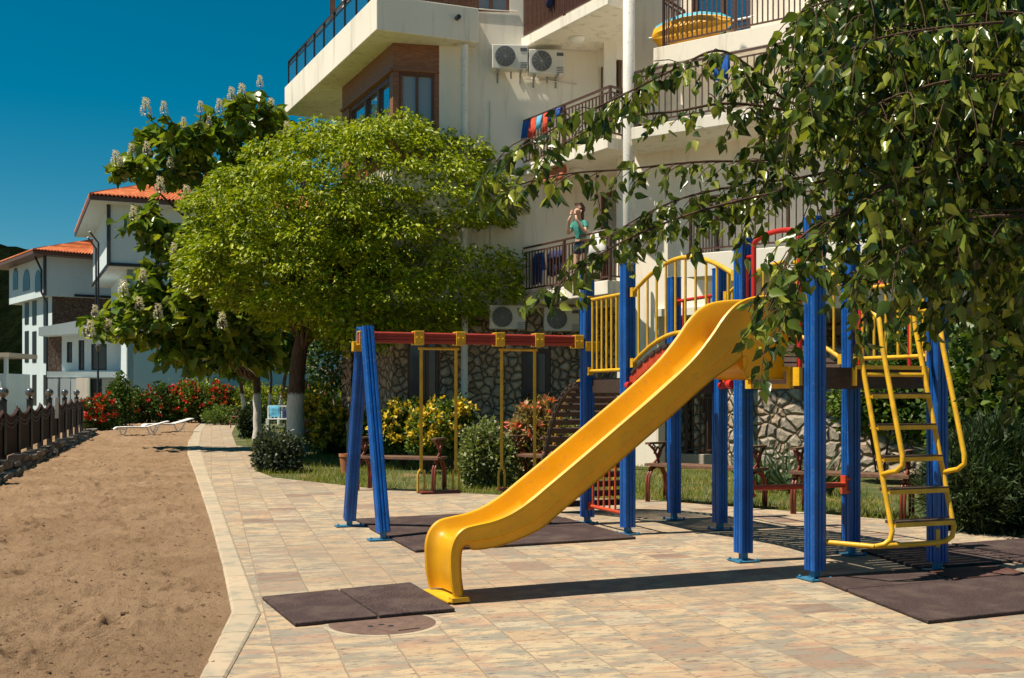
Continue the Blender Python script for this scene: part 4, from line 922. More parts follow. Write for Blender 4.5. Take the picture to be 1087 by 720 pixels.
# --- arched bridge
br0, br1, bl0, bl1 = Pb, Pe, Pd, Pg
def bp(a, b, t, z): p = lerp(a, b, t); return V(p.x, p.y, z)
def archz(t, z0, rise): return z0 + rise * math.sin(PI * min(1, max(0, t))) ** .9
brd = MB().bar(lerp(Pb, Pd, .5) + V(0, 0, 1.50), lerp(Pb, Pd, .5) + (Pe - Pb) * .03 + V(0, 0, 1.51), .6, .05).build('bridge', M['deck'], ps)
bs = MB()
for a, b in ((Pb, Pe), (Pd, Pg)):
    ins = (lerp(Pb, Pd, .5) - lerp(a, a, 0)) * 0
    for i in range(16):
        t0, t1 = .035 + .93 * i / 16, .035 + .93 * (i + 1) / 16
        bs.bar(bp(a, b, t0, archz(t0, 1.47, .33)), bp(a, b, t1 + .004, archz(t1, 1.47, .33)), .035, .085)
    bs.build('bridge_beam', M['red'], brd); bs = MB()
bk = MB()
for a, sgn in ((Pb, 1), (Pe, -1), (Pd, 1), (Pg, -1)):
    bb = Pe if a in (Pb,) else Pg
    dirb = ((Pe - Pb) if a in (Pb, Pe) else (Pg - Pd)).normalized() * sgn
    p = a + dirb * .08 + V(0, 0, 1.48)
    bk = MB()
    for s_ in (-1, 1): bk.tube([p + pu * .05 * s_ + V(0, 0, .0), p + pu * .05 * s_ + dirb * .06], .036, 12)
    bk.bar(p - pu * .05 + dirb * .02, p + pu * .05 + dirb * .02, .03, .04); bk.build('bridge_bracket', M['redpole'], brd, autosmooth=40)
for i in range(15):
    t = .05 + .90 * (i + .5) / 15; z = archz(t, 1.47, .33) + .062; dz = archz(t + .02, 1.47, .33) - archz(t - .02, 1.47, .33); L = (Pe - Pb).length * .04
    pl = MB(); A = bp(Pb, Pe, t, z) - pu * .03; B = bp(Pd, Pg, t, z) + pu * .03; u = V((Pe - Pb).x / (Pe - Pb).length * L, (Pe - Pb).y / (Pe - Pb).length * L, dz)
    nn = u.cross(B - A).normalized(); pl.bar(A, B, .098, .032, -nn if nn.z < 0 else nn); pl.build('bridge_plank', M['slat'], brd)
def rail_arch(a, b, name, z_lo, z_up, rl_, ru, mat='yellowp', nb=10, e=.06):
    m_ = MB(); lo = [bp(a, b, t, archz(t, z_lo, rl_)) for t in np.linspace(e, 1 - e, 17)]; hi = [bp(a, b, t, archz(t, z_up, ru)) for t in np.linspace(e, 1 - e, 17)]
    m_.tube(lo, .021, 10); m_.tube(hi, .021, 10)
    for k in range(nb): t = e + (1 - 2 * e) * (k + .6) / (nb + .2); m_.tube([bp(a, b, t, archz(t, z_lo, rl_)), bp(a, b, t, archz(t, z_up, ru))], .012, 8)
    for p, s_ in ((lo[0], 1), (hi[0], 1), (lo[-1], -1), (hi[-1], -1)): m_.box(tuple(p), .05, .05, .09, (b - a).to_2d())
    return m_.build(name, M[mat], ps, autosmooth=40)
rail_arch(Pb, Pe, 'bridge_railing', 1.63, 2.33, .33, .31); rail_arch(Pd, Pg, 'bridge_railing', 1.63, 2.33, .33, .31)
def panel(a, b, name, z0, z1, nb, mat, e=.075, r=.019, rb=.012, zb0=None):
    m_ = MB(); d = (b - a).normalized(); A, B = a + d * e, b - d * e
    for z in (z0, z1): m_.tube([A + V(0, 0, z), B + V(0, 0, z)], r, 10)
    for k in range(nb): p = lerp(A, B, (k + .5) / nb); m_.tube([p + V(0, 0, z0), p + V(0, 0, z1)], rb, 8)
    for p in (A, B):
        for z in (z0, z1): m_.box((p.x, p.y, z), .04, .06, .085, d.to_2d())
    return m_.build(name, M[mat], ps, autosmooth=40)
panel(Pa, Pb, 'side_railing', 1.64, 2.40, 7, 'yellowp'); panel(Pc, Pd, 'back_railing', 1.70, 2.42, 3, 'redpole'); panel(Pg, Ph, 'side_railing', 1.70, 2.30, 6, 'yellowp')
panel(Pa, Pb, 'climbing_grille', .20, .80, 6, 'red', r=.020, rb=.011)
# red bar under the tower, red hoop at the slide entrance
rb_ = MB(); d = (Pg - Pe).normalized(); rb_.tube([Pe + d * .07 + V(0, 0, .61), Pg - d * .07 + V(0, 0, .61)], .024, 10)
for p in (Pe + d * .068, Pg - d * .068):
    rb_.box((p.x, p.y, .61), .015, .09, .16, d.to_2d())
    for dz in (-.055, .055): q = p - pv * .05; rb_.tube([V(q.x, q.y, .61 + dz), V(q.x - pv.x * .02, q.y - pv.y * .02, .61 + dz)], .014, 8)
rb_.build('low_bar', M['red'], ps, autosmooth=40)
hp = MB(); q0, q1 = lerp(Pe, Pf, .16), lerp(Pe, Pf, .80)
arc = [q0 + V(0, 0, 1.6), q0 + V(0, 0, 2.62)] + [lerp(q0, q1, .5 - .5 * math.cos(a)) + V(0, 0, 2.62 + .07 * math.sin(a)) for a in np.linspace(.2, PI - .2, 9)] + [q1 + V(0, 0, 2.62), q1 + V(0, 0, 1.6)]
hp.tube(arc, .021, 10); hp.tube([q0 + V(0, 0, 2.53), Pe + V(0, 0, 2.53), ], .016, 8); hp.tube([q0 + V(0, 0, 2.53), q0 + V(0, 0, 2.53) - ed_ * .10, q0 - ed_ * .10 + V(0, 0, 2.2)], .018, 8); hp.tube([q1 + V(0, 0, 2.53), Pf + V(0, 0, 2.53)], .016, 8)
hp.build('slide_hoop', M['redpole'], ps, autosmooth=40)
hh = MB(); q = lerp(Pg, Ph, .12); hh.tube([q + V(0, 0, 1.6), q + V(0, 0, 2.25), q + V(.03, -.03, 2.34), q + V(.10, -.10, 2.36), q + V(.16, -.16, 2.30)], .018, 8); hh.tube([lerp(Pg, Ph, .7) + V(0, 0, 1.6), lerp(Pg, Ph, .7) + V(0, 0, 2.2)], .016, 8); hh.build('grab_bar', M['redpole'], ps)
# --- slatted arch climber behind the far tower
ac_ = [(0, 1.52), (.20, 1.49), (.40, 1.40), (.58, 1.26), (.74, 1.07), (.88, .84), (.99, .60), (1.07, .36), (1.12, .14), (1.135, .03)]
af = crom(ac_, 4); sd = MB()
for base in (Pa - pu * .07, Pc - pu * .03): sd.tube([base + pv * (.06 + q[0]) + V(0, 0, q[1] - .03) for q in af], .022, 8)
cl = sd.build('arch_climber', M['deck'], ps, autosmooth=40)
L = 0; acc = [0]
for a, b in zip(af, af[1:]): acc.append(acc[-1] + float(np.hypot(*(b - a))))
for k in range(17):
    s_ = acc[-1] * (k + .5) / 17; i = max(j for j in range(len(acc)) if acc[j] <= s_); i = min(i, len(af) - 2); t = (s_ - acc[i]) / (acc[i + 1] - acc[i]); q = af[i] + (af[i + 1] - af[i]) * t; tg = (af[i + 1] - af[i]) / np.hypot(*(af[i + 1] - af[i]))
    up_ = pv * -tg[1] * -1 * -1; nn = (pv * (-tg[1]) + V(0, 0, tg[0])); m_ = MB(); p = pv * (.06 + q[0]) + V(0, 0, q[1])
    m_.bar(Pa - pu * .10 + p, Pc + p, .072, .026, tuple(nn)); m_.build('climber_slat', M['slat'], cl)
yr = MB()
for base in (Pa + pu * .045, Pc - pu * .16): yr.tube([base + pv * (.08 + q[0]) + V(0, 0, q[1] + .055) for q in af[4:-3]], .022, 8)
yr.build('climber_handrail', M['yellowp'], cl, autosmooth=40)
# --- ladder on the front of the near tower
fu = (Ph - Pf).normalized(); fo = V(fu.y, -fu.x, 0)
def LP(t, out, z): p = Pf + fu * t + fo * out; return V(p.x, p.y, z)
tL, tR = .37, .94
def lout(z): return .09 + (1.58 - z) * .27
ldr = MB()
for t, s_ in ((tL, -1), (tR, 1)):
    pts = [LP(t, max(-.02, lout(z)), z) for z in (2.05, 1.9, 1.6, 1.2, .8, .50)]; f = lout(.42)
    pts += [LP(t - .004, f + .012, .40), LP(t - .02, f + .01, .335), LP(t - .06, f - .01, .30), LP(t - .12, f - .04, .285)]
    ldr.tube(pts, .019, 10)
ldr.tube([LP(tL - .12, lout(.42) - .04, .285), LP(.06, .03, .285)], .019, 10); ldr.tube([LP(tL - .1, lout(.42) - .04, .285), LP(tR - .11, lout(.42) - .04, .285)], .019, 10)
ldr.tube([LP(tL, lout(1.56), 1.545), LP(tR, lout(1.56), 1.545)], .016, 8)
lad = ldr.build('ladder', M['yellowp'], ps, autosmooth=40)
for z in (1.39, 1.155, .92, .685, .45):
    m_ = MB(); A, B = LP(tL + .012, lout(z) - .02, z), LP(tR - .012, lout(z) - .02, z); m_.bar(A + fo * .012 - V(0, 0, .012), B + fo * .012 - V(0, 0, .012), .09, .014); m_.bar(A + fo * .055 - V(0, 0, .01), B + fo * .055 - V(0, 0, .01), .012, .032)
    stp = m_.build('step', M['yellowp'], lad); m2 = MB(); m2.bar(A + fo * .002 + V(0, 0, .008), B + fo * .002 + V(0, 0, .008), .115, .022); m2.build('tread', M['slat'], stp)
for t, s_ in ((tL, 1), (tR, 1)):
    m_ = MB(); pts = [LP(t + .06, -.02, 2.06), LP(t + .06, .10, 2.04), LP(t + .055, .20, 1.96)] + [LP(t + .05, lout(z) + .20, z) for z in (1.75, 1.4, 1.1, .95)] + [LP(t + .045, lout(.88) + .19, .88), LP(t + .03, lout(.84) + .13, .835), LP(t + .012, lout(.82) + .06, .82), LP(t, lout(.80), .80)]
    m_.tube(pts, .019, 10); m_.build('handrail', M['yellowp'], lad, smooth=True)
bk2 = MB()
for t in (.30, .98): bk2.bar(LP(t, .075, 1.60), LP(t, .075, 1.46), .03, .03)
bk3 = MB(); bk2.bar(LP(.30, .075, 1.60), LP(.98, .075, 1.60), .03, .03); bk3.box(tuple(LP(1.10, .07, .27)), .03, .012, .14, fu.to_2d()); bk3.build('foot_bracket', M['yellowp'], lad); bk2.build('ladder_bracket', M['yellowp'], lad)

# ============================================================ SWINGS
B0 = P2(-1.47, 10.83); bd = (Pa - B0).normalized(); bl = (Pa - B0).length
sw = thing('swing_set', 'red swing beam carried by two blue splayed legs and the far tower post', 'swing frame', tuple(B0))
m_ = MB(); post_profile(m_, B0 + V(0, 0, 1.965) - bd * .06, Pa - bd * .075 + V(0, 0, 1.965), .11, V(0, 0, 1)); m_.build('beam', M['redbeam'], sw)
for q, s_ in ((g(371, 559), 1), (g(407, 573.5), -1)):
    topp = B0 + pv * .085 * s_ + V(0, 0, 2.06); f = V(q.x, q.y, .075); ax = (topp - f).normalized(); m_ = MB(); post_profile(m_, f, topp, .118, pu); lg = m_.build('leg', M['blue'], sw)
    fm = MB(); fm.bar((q.x, q.y, .012), tuple(f + ax * .02), .055, .055); fm.box((q.x, q.y, .010), .30, .15, .008, bd.to_2d())
    for sx in (-1, 1): z = V(q.x, q.y, .012) + bd * .12 * sx; fm.lathe(tuple(z), [(.014, 0), (.014, .014), (.005, .022)], 6)
    fm.build('foot_plate', M['bluedk'], lg)
def clamp(mb, p, d, sz=.055):
    for s_ in (-1, 1): mb.box(tuple(p + V(d.y, -d.x, 0) * .064 * s_), .10, .014, .13, d.to_2d())
    mb.box(tuple(p + V(0, 0, .064)), .10, .14, .014, d.to_2d()); mb.box(tuple(p - V(0, 0, .064)), .10, .14, .014, d.to_2d())
    for s_ in (-1, 1): q = p + V(d.y, -d.x, 0) * .071; mb.tube([q + d * .025 * s_, q + d * .025 * s_ + V(d.y, -d.x, 0) * .012], .012, 8)
for t in (-.02, bl - .12):
    m_ = MB(); p = B0 + bd * t + V(0, 0, 1.955); clamp(m_, p, bd); 
    if t > 0: m_.box(tuple(p + bd * .15 - V(0, 0, .05) + V(bd.y, -bd.x, 0) * .07), .16, .02, .10, bd.to_2d())
    else: m_.box(tuple(p - bd * .02 + pv * .12 - V(0, 0, .08)), .12, .10, .10, bd.to_2d())
    m_.build('bracket', M['yellowp'], sw, bevel=.004)
for t, lab in ((.765, 'swing nearer the blue legs, yellow rigid rods and a dark red seat'), (1.634, 'swing nearer the tower, its right rod behind the slide')):
    p = B0 + bd * t; s_ = thing('swing', lab, 'swing', (p.x, p.y, .40), 'swings on the red beam'); hb = .185
    for e in (-1, 1): hg = MB(); clamp(hg, p + bd * (hb + .035) * e + V(0, 0, 1.965), bd); hg.build('beam_clamp', M['yellowp'], s_, bevel=.004)
    rd = MB(); rd.tube([p - bd * (hb + .03) + V(0, 0, 1.86), p + bd * (hb + .03) + V(0, 0, 1.86)], .014, 8)
    rd.build('top_rod', M['yellowp'], s_)
    for e in (-1, 1):
        r_ = MB(); q = p + bd * hb * e; r_.tube([q + V(0, 0, 1.86), q + V(0, 0, .62)], .017, 8); w = V(bd.y, -bd.x, 0) * .0 + bd * .034
        r_.tube([q - w + V(0, 0, .40), q - w + V(0, 0, .56), q - w * .8 + V(0, 0, .60), q - w * .3 + V(0, 0, .625), q + w * .3 + V(0, 0, .625), q + w * .8 + V(0, 0, .60), q + w + V(0, 0, .56), q + w + V(0, 0, .40)], .012, 8); r_.build('rod', M['yellowp'], s_, autosmooth=40)
    st_ = MB(); st_.box((p.x, p.y, .395), .42, .20, .03, bd.to_2d()); st_.build('seat', M['benchred'], s_, bevel=.01)

# ============================================================ BENCHES
def make_bench(A, B, label, first=None):
    """iron ended garden bench between ground points A and B (left and right legs)"""
    d = (B - A).normalized(); L = (B - A).length; n = V(d.y, -d.x, 0); c = (A + B) / 2
    t = thing('garden_bench', label, 'bench', tuple(c), 'iron ended garden benches')
    for e, P0 in ((0, A), (1, B)):
        m_ = MB(); R = .017
        def q(f, z): return P0 + n * f + V(0, 0, z)
        for off in (-.018, .018):
            o = d * off
            m_.tube([q(.20, 0) + o, q(.205, .2) + o, q(.19, .33) + o, q(.12, .42) + o, q(0, .455) + o, q(-.12, .42) + o, q(-.19, .33) + o, q(-.205, .2) + o, q(-.20, 0) + o], R, 6)
        m_.tube([q(.16, .42), q(.05, .50), q(-.05, .56), q(-.11, .66), q(-.02, .70), q(.05, .62)], R, 6); m_.tube([q(-.05, .50), q(-.01, .58), q(.05, .66), q(.17, .74)], R, 6); m_.tube([q(-.01, .58), q(-.09, .66), q(-.19, .74)], R, 6)
        m_.tube([q(.06, .68), q(.10, .71), q(.07, .735), q(.03, .71), q(.06, .68)], R * .8, 6)
        en = m_.build('iron_end', M['benchred'], t, smooth=True)
        MB().bar(q(-.20, .755), q(.21, .755), .07, .028).build('arm_board', M['benchwood'], en)
    for k in range(3):
        f = -.13 + k * .13; MB().bar(A - d * .06 + n * f + V(0, 0, .478), B + d * .06 + n * f + V(0, 0, .478), .118, .034).build('seat_plank', M['benchwood'], t)
    return t
make_bench(g(386, 519.5), g(466, 522), 'bench on the grass edge behind the swings and blue legs')
make_bench(g(549, 516), g(585, 519), 'bench half hidden behind the pale bush, right of the swings')
make_bench(g(697, 531.5), g(803, 540), 'bench seen between the rear blue posts under the bridge')
make_bench(g(848, 544), g(963, 551), 'bench in front of the fieldstone wall, behind the ladder')
make_bench(g(323, 478), g(339, 477), 'small bench right of the thick limewashed trunk')
make_bench(g(250, 454.5), g(257, 455), 'distant reddish bench at the far end of the path')
# terracotta pot beside the blue leg
q = g(368.5, 503); o = MB().lathe(tuple(q), [(.10, 0), (.135, .30), (.145, .30), (.145, .35), (.125, .35), (.11, .30), (0, .29)], 20).build('flower_pot', M['terracotta'], None, tuple(q), autosmooth=40); tag(o, 'plain terracotta flower pot on the grass beside the blue swing leg', 'flower pot')

# ============================================================ SUN LOUNGERS on the sand, white chair
def make_lounger(p, ang, label):
    d = V(math.cos(ang), math.sin(ang), 0); n = V(-d.y, d.x, 0); t = thing('sun_lounger', label, 'sun lounger', tuple(p), 'white plastic loungers on the sand')
    def q(u, w, z): return p + d * u + n * w + V(0, 0, z)
    s_ = MB(); prof = [(-.95, .24), (-.85, .30), (-.4, .31), (.1, .30), (.22, .30)]
    s_.loft([[q(u, w, z - (.03 if abs(w) < .25 else 0)) for w in (-.32, -.26, -.2, .2, .26, .32)] for u, z in prof]); o = s_.build('seat', M['whiteplast'], t); o.modifiers.new('s', 'SOLIDIFY').thickness = .035
    b_ = MB(); b_.loft([[q(u, w, z) for w in (-.31, -.2, .2, .31)] for u, z in ((.23, .31), (.55, .39), (.85, .48), (.97, .50))]); o = b_.build('backrest', M['whiteplast'], t); o.modifiers.new('s', 'SOLIDIFY').thickness = .035
    for w in (-.29, .29):
        m_ = MB(); m_.tube([q(-.78, w, .28), q(-.74, w, .12), q(-.66, w, 0)], .028, 6); m_.tube([q(-.52, w, .29), q(-.58, w, .12), q(-.66, w, 0)], .028, 6); m_.build('leg', M['whiteplast'], t)
        m_ = MB(); m_.tube([q(.18, w, .29), q(.24, w, .12), q(.34, w, 0)], .03, 6); m_.tube([q(.62, w, .39), q(.50, w, .15), q(.34, w, 0)], .03, 6); m_.build('leg', M['whiteplast'], t)
        t.scale = (.9,) * 3; return t
p = g(150, 462.5); p.z = sand_z(p.x, p.y) + .0; make_lounger(p, math.radians(24), 'nearer white sun lounger on the sand by the rose hedge')
p = g(178, 459.5); p.z = sand_z(p.x, p.y) + .0; make_lounger(p, math.radians(34), 'farther white sun lounger nearer the path')
p = at0(297, 42); wc = thing('garden_chair', 'white plastic garden chair with towels on the lawn behind the trunks', 'chair', tuple(p))
m_ = MB()
for dx in (-.45, .45): m_.tube([p + V(dx, 0, 0), p + V(dx, .05, .92)], .035, 6)
m_.bar(p + V(-.45, .05, .92), p + V(.45, .05, .92), .06, .06); m_.bar(p + V(-.45, .02, .42), p + V(.45, .02, .42), .06, .05); m_.build('frame', M['whiteplast'], wc)
MB().box((p.x, p.y - .2, .42), .9, .45, .04).build('seat', M['whiteplast'], wc)
for dx in (-.42, .42): MB().tube([p + V(dx, -.4, 0), p + V(dx, -.4, .42)], .03, 6).build('front_leg', M['whiteplast'], wc)
m_ = MB()
for k in range(6): m_.bar(p + V(-.36 + .145 * k, .05, .45), p + V(-.36 + .145 * k, .06, .90), .06, .02)
m_.build('back_slats', M['whiteplast'], wc)
def drape(x0, x1, z0, z1, mat, lab):
    rows = [[p + V(x, .0 + .03 * math.sin(x * 9 + z * 5), z) for x in np.linspace(x0, x1, 5)] for z in np.linspace(z1, z0, 4)]
    o = MB().loft(rows).build('towel', M[mat], None, tuple(p + V(x0, 0, z0)), smooth=True); o.modifiers.new('s', 'SOLIDIFY').thickness = .015; tag(o, lab, 'towel')
drape(-.40, .02, .50, .93, 'cloth_cyan', 'light blue towel over the back of the white garden chair'); drape(.10, .42, .46, .80, 'cloth_navy', 'dark towel over the right half of the white garden chair')

# ============================================================ TREES
def limb(mb, pts, r0, r1, n=8, wob=.0):
    P = crom([tuple(p) for p in pts], 5); k = len(P)
    Q = [V(*p) + V(wob * mnoise.noise(V(i * .7, p[0], 1)), wob * mnoise.noise(V(i * .7, p[1], 7)), 0) for i, p in enumerate(P)]
    mb.tube(Q, [r0 + (r1 - r0) * (i / (k - 1)) for i in range(k)], n); return Q
# --- big globe maple
gt = at0(313, 24.0); gtr = thing('globe_maple', 'large round yellow green maple with a thick limewashed trunk beside the path', 'tree', tuple(gt))
cc = at(380, HZ, 23.3); cc.z = 4.45
tb_ = MB(); fork = gt + V(.25, -.1, 2.9)
limb(tb_, [gt + V(-.02, 0, -.1), gt + V(0, 0, .25), gt + V(.02, 0, 1.3), gt + V(.10, -.03, 2.2), fork], .22, .15, 14, .03); tb_.lathe(tuple(gt), [(.30, -.05), (.24, .12), (.20, .3)], 14)
tips = []
for k in range(26):
    a = 2 * PI * k / 26 + rnd.uniform(-.1, .1); el = rnd.uniform(.05, 1.25); d = V(math.cos(a) * math.cos(el), math.sin(a) * math.cos(el), math.sin(el))
    e = cc + V(d.x * 2.9, d.y * 2.7, d.z * 2.3 - .6); s0 = gt + V(.12, -.05, 2.3 + .5 * rnd.random()); tips.append(e)
    Q = limb(tb_, [s0, lerp(s0, e, .3) + V(0, 0, .15), lerp(s0, e, .65) + V(0, 0, .18), e], rnd.uniform(.045, .08), .012, 6, .12)
    for _ in range(3):
        j = rnd.randrange(6, len(Q) - 1); q = Q[j]; limb(tb_, [q, q + V(rnd.uniform(-.4, .4), rnd.uniform(-.4, .4), rnd.uniform(.05, .5)), q + V(rnd.uniform(-.8, .8), rnd.uniform(-.8, .8), rnd.uniform(.3, .9))], .022, .006, 5)
tb_.build('trunk', M['barklime'], gtr, smooth=True)
cc.z = 4.40; PP, DD, SS = [], [], []
def clump(c, d, r, n, ls):
    """a drooping cap of overlapping leaves"""
    q = sphere_dirs(n); q[:, 2] = np.abs(q[:, 2]) * .75 - .12; o = np.array(d); q = nrm(q + o * .35)
    p = np.array(c) + q * np.array([r, r, r * .78]) * rng.uniform(.55, 1.05, (n, 1)); dd = q * np.array([1, 1, .25]) + rng.normal(size=(n, 3)) * .35; dd[:, 2] -= .45
    PP.append(p); DD.append(dd); SS.append(rng.uniform(*ls, n))
dirs = sphere_dirs(6000); chosen = []
for q in dirs:
    if all(np.dot(q, w) < math.cos(.185) for w in chosen): chosen.append(q)
for q in chosen:
    rz = 2.30 if q[2] > 0 else 2.3; sq = 1 / (abs(q[0]) ** 2.5 + abs(q[1]) ** 2.5 + abs(q[2]) ** 2.5) ** (1 / 2.5)      # a flattened umbrella
    l = (1 + .10 * mnoise.noise(V(*(q * 2.3))) + .07 * mnoise.noise(V(*(q * 6)))) * sq * rnd.uniform(.90, 1.0)
    c = np.array([q[0] * 3.22 * l, q[1] * 3.0 * l, q[2] * rz * l]); low = -1.80 + .30 * max(0, c[0] - .6) + .40 * max(0, -c[0] - .2)
    if c[2] < low: c[2] = low + rnd.uniform(-.12, .35)
    c[2] += (.17 * min(c[0] + .8, 2.0) if q[2] > 0 else 0) - .05; r = rnd.uniform(.42, .70)
    clump(c + np.array(cc), q, r, int(290 * r / .45), (.085, .145))
for q in sphere_dirs(380):
    f = rnd.uniform(.30, .76); c = np.array(cc) + q * np.array([2.9, 2.7, 1.75]) * f; c[2] = max(c[2], cc.z - 1.5 + .3 * abs(c[0] - cc.x - .3)); clump(c, q, rnd.uniform(.3, .5), 110, (.08, .14))
leafmesh('crown', np.concatenate(PP), np.concatenate(DD), np.concatenate(SS), T_SLIM, M['lf_globe'], gtr, up=.9)

# --- catalpa with big leaves and white flower spires
ct = at0(272, 30); ctr = thing('catalpa', 'tall catalpa with large dark leaves and white flower spires, left of the round maple', 'tree', tuple(ct))
tb_ = MB(); limb(tb_, [ct + V(0, 0, -.1), ct + V(.03, 0, 1.2), ct + V(-.05, 0, 2.6), ct + V(-.2, 0, 4)], .12, .08, 10, .04)
blobs = [(272, 122, 27, 24, 22), (240, 140, 28, 26, 18), (203, 152, 27.5, 28, 15), (165, 148, 28, 18, 12), (140, 180, 27.5, 17, 12), (180, 182, 28, 26, 14), (222, 182, 29, 36, 22), (265, 190, 29, 34, 36), (150, 236, 27, 17, 12), (208, 258, 27, 30, 22), (245, 268, 28, 32, 34),
         (178, 292, 27, 26, 17), (118, 343, 27.5, 22, 12), (150, 318, 27, 26, 14), (190, 330, 27, 38, 24), (228, 320, 26.5, 40, 32), (255, 362, 27, 40, 24), (205, 375, 27, 36, 18), (160, 350, 27, 30, 15), (240, 340, 26.5, 46, 30), (200, 345, 27, 40, 22), (170, 255, 27.5, 20, 12), (282, 150, 28, 24, 34), (292, 365, 28, 28, 24), (215, 362, 27.5, 30, 14)]
PP, DD = [], []
for bx, by_, bY, rx, ry in blobs:
    c = at(bx, by_, bY); s = bY / F; s0 = ct + V(-.15, 0, min(3.9, max(1.8, c.z * .55))); limb(tb_, [s0, lerp(s0, c, .4) + V(0, 0, .35), lerp(s0, c, .8) + V(0, 0, .15), c], .055, .015, 6, .15)
    n = int(20 + rx * ry * .068); P_, d_ = blob_points(tuple(c), (rx * s, rx * s * .9, ry * s), n, .55)
    d_ = d_ * np.array([1, 1, .25]); P3, D3 = tufts(P_, d_, 4, .09, .35, .9); PP.append(P3); DD.append(D3)
spires = [(155, 113), (174, 114), (213, 113), (233, 112), (257, 97), (276, 86), (140, 160), (156, 157), (123, 168), (305, 137), (142, 226), (195, 130), (277, 117), (181, 172), (207, 250), (300, 148), (128, 172), (170, 196), (222, 128), (262, 128), (190, 300), (101, 330), (168, 330), (236, 340), (131, 306), (115, 345), (210, 292), (240, 258), (148, 322), (152, 292), (185, 265), (198, 205), (96, 348), (225, 285), (288, 112), (246, 100)]
spc = [at(x, y, (27.0 if y < 180 else 25.9) + rnd.uniform(-.5, .3)) for x, y in spires]; bc = [at(q[0], q[1], q[2]) for q in blobs]
for c in spc:      # every spire ends a twig that carries a few leaves
    q = min(bc, key=lambda p: (p - c).length); base = c - V(0, 0, .22); limb(tb_, [q, lerp(q, base, .6) + V(0, 0, -.08), base, c + V(0, 0, .1)], .022, .006, 5)
    n = 7; f = rng.random(n) * .6 + .4; a_ = rng.random(n) * 2 * PI; PP.append(np.array([tuple(lerp(q, base, float(u))) for u in f])); DD.append(np.stack([np.cos(a_), np.sin(a_), -.3 + 0 * a_], 1))
tb_.build('trunk', M['barklime'], ctr, smooth=True)
PP = np.concatenate(PP); DD = np.concatenate(DD); leafmesh('crown', PP, DD, rng.uniform(.17, .33, len(PP)), T_HEART, M['lf_catalpa'], ctr, up=.8)
fp0 = None
for c in spc:
    if fp0 is None:
        n = 130; t_ = rng.random(n) ** .8; a = rng.random(n) * 2 * PI; r = .125 * (1 - t_ * .75) * rng.uniform(.5, 1, n)
        P_ = np.stack([r * np.cos(a), r * np.sin(a), t_ * .42 - .21], 1) + np.array(c); D_ = np.stack([np.cos(a), np.sin(a), rng.normal(size=n) * .6], 1)
        fp0 = leafmesh('flower_spire', P_, D_, rng.uniform(.04, .085, n), T_KITE, M['pt_white'], ctr, up=.2); fp0['_c'] = tuple(c)
    else:
        o = fp0.copy(); COL.objects.link(o); o.parent = ctr; dlt = c - V(*fp0['_c']); sc = rnd.uniform(.55, .95); base = V(*fp0['_c']) - V(*ctr['_loc']); o.scale = (sc, sc, sc)
        o.location = dlt + base * (1 - sc)
# --- young trees along the path with limewashed trunks
def young(name, label, x, Y, h, cx, cy, rx, ry, nl, mat, bark='barklime', rt_=.09, ls=(.10, .2), tm=T_LEAF, group='young trees along the path'):
    p = at0(x, Y); t = thing(name, label, 'tree', tuple(p), group); c = at(cx, cy, Y); s = Y / F; m_ = MB()
    limb(m_, [p + V(0, 0, -.1), p + V(.02, 0, .8), lerp(p, c, .5) + V(.03, 0, 0), c], rt_, rt_ * .5, 9, .04)
    for k in range(9):
        a = k * 2.4; e = c + V(math.cos(a) * rx * s * .8, math.sin(a) * rx * s * .8, rnd.uniform(-.3, .7) * ry * s); s0 = lerp(p, c, .72 + .2 * rnd.random()); limb(m_, [s0, lerp(s0, e, .5) + V(0, 0, .1), e], .03, .008, 5)
    m_.build('trunk', M[bark], t, smooth=True)
    P_, d_ = blob_points(tuple(c), (rx * s, rx * s, ry * s), nl, .45); P3, D3 = tufts(P_, d_, 5, .09, .25, .8); leafmesh('crown', P3, D3, rng.uniform(ls[0], ls[1], len(P3)), tm, M[mat], t); return t
young('young_tree', 'slim limewashed tree behind the clipped thuja', 259, 36, 3, 252, 368, 40, 32, 260, 'lf_catalpa', ls=(.16, .3), tm=T_HEART)
young('young_tree', 'thin pale trunked tree beside the white garden chair', 285, 44, 3, 288, 365, 36, 30, 220, 'lf_catalpa', ls=(.16, .3), tm=T_HEART, rt_=.075)
young('young_tree', 'limewashed tree standing just behind the white garden chair', 297, 48, 3, 305, 362, 40, 30, 240, 'lf_dark', rt_=.12)
young('young_tree', 'small dark tree among the yellow roses', 356, 27, 3, 352, 385, 32, 30, 260, 'lf_dark', 'barkpale', .05, (.07, .14), group=None) 
young('young_tree', 'pale trunked tree just behind the blue swing legs', 372, 21, 3.5, 385, 345, 36, 26, 200, 'lf_globe', 'barkpale', .10, (.08, .14), group=None)

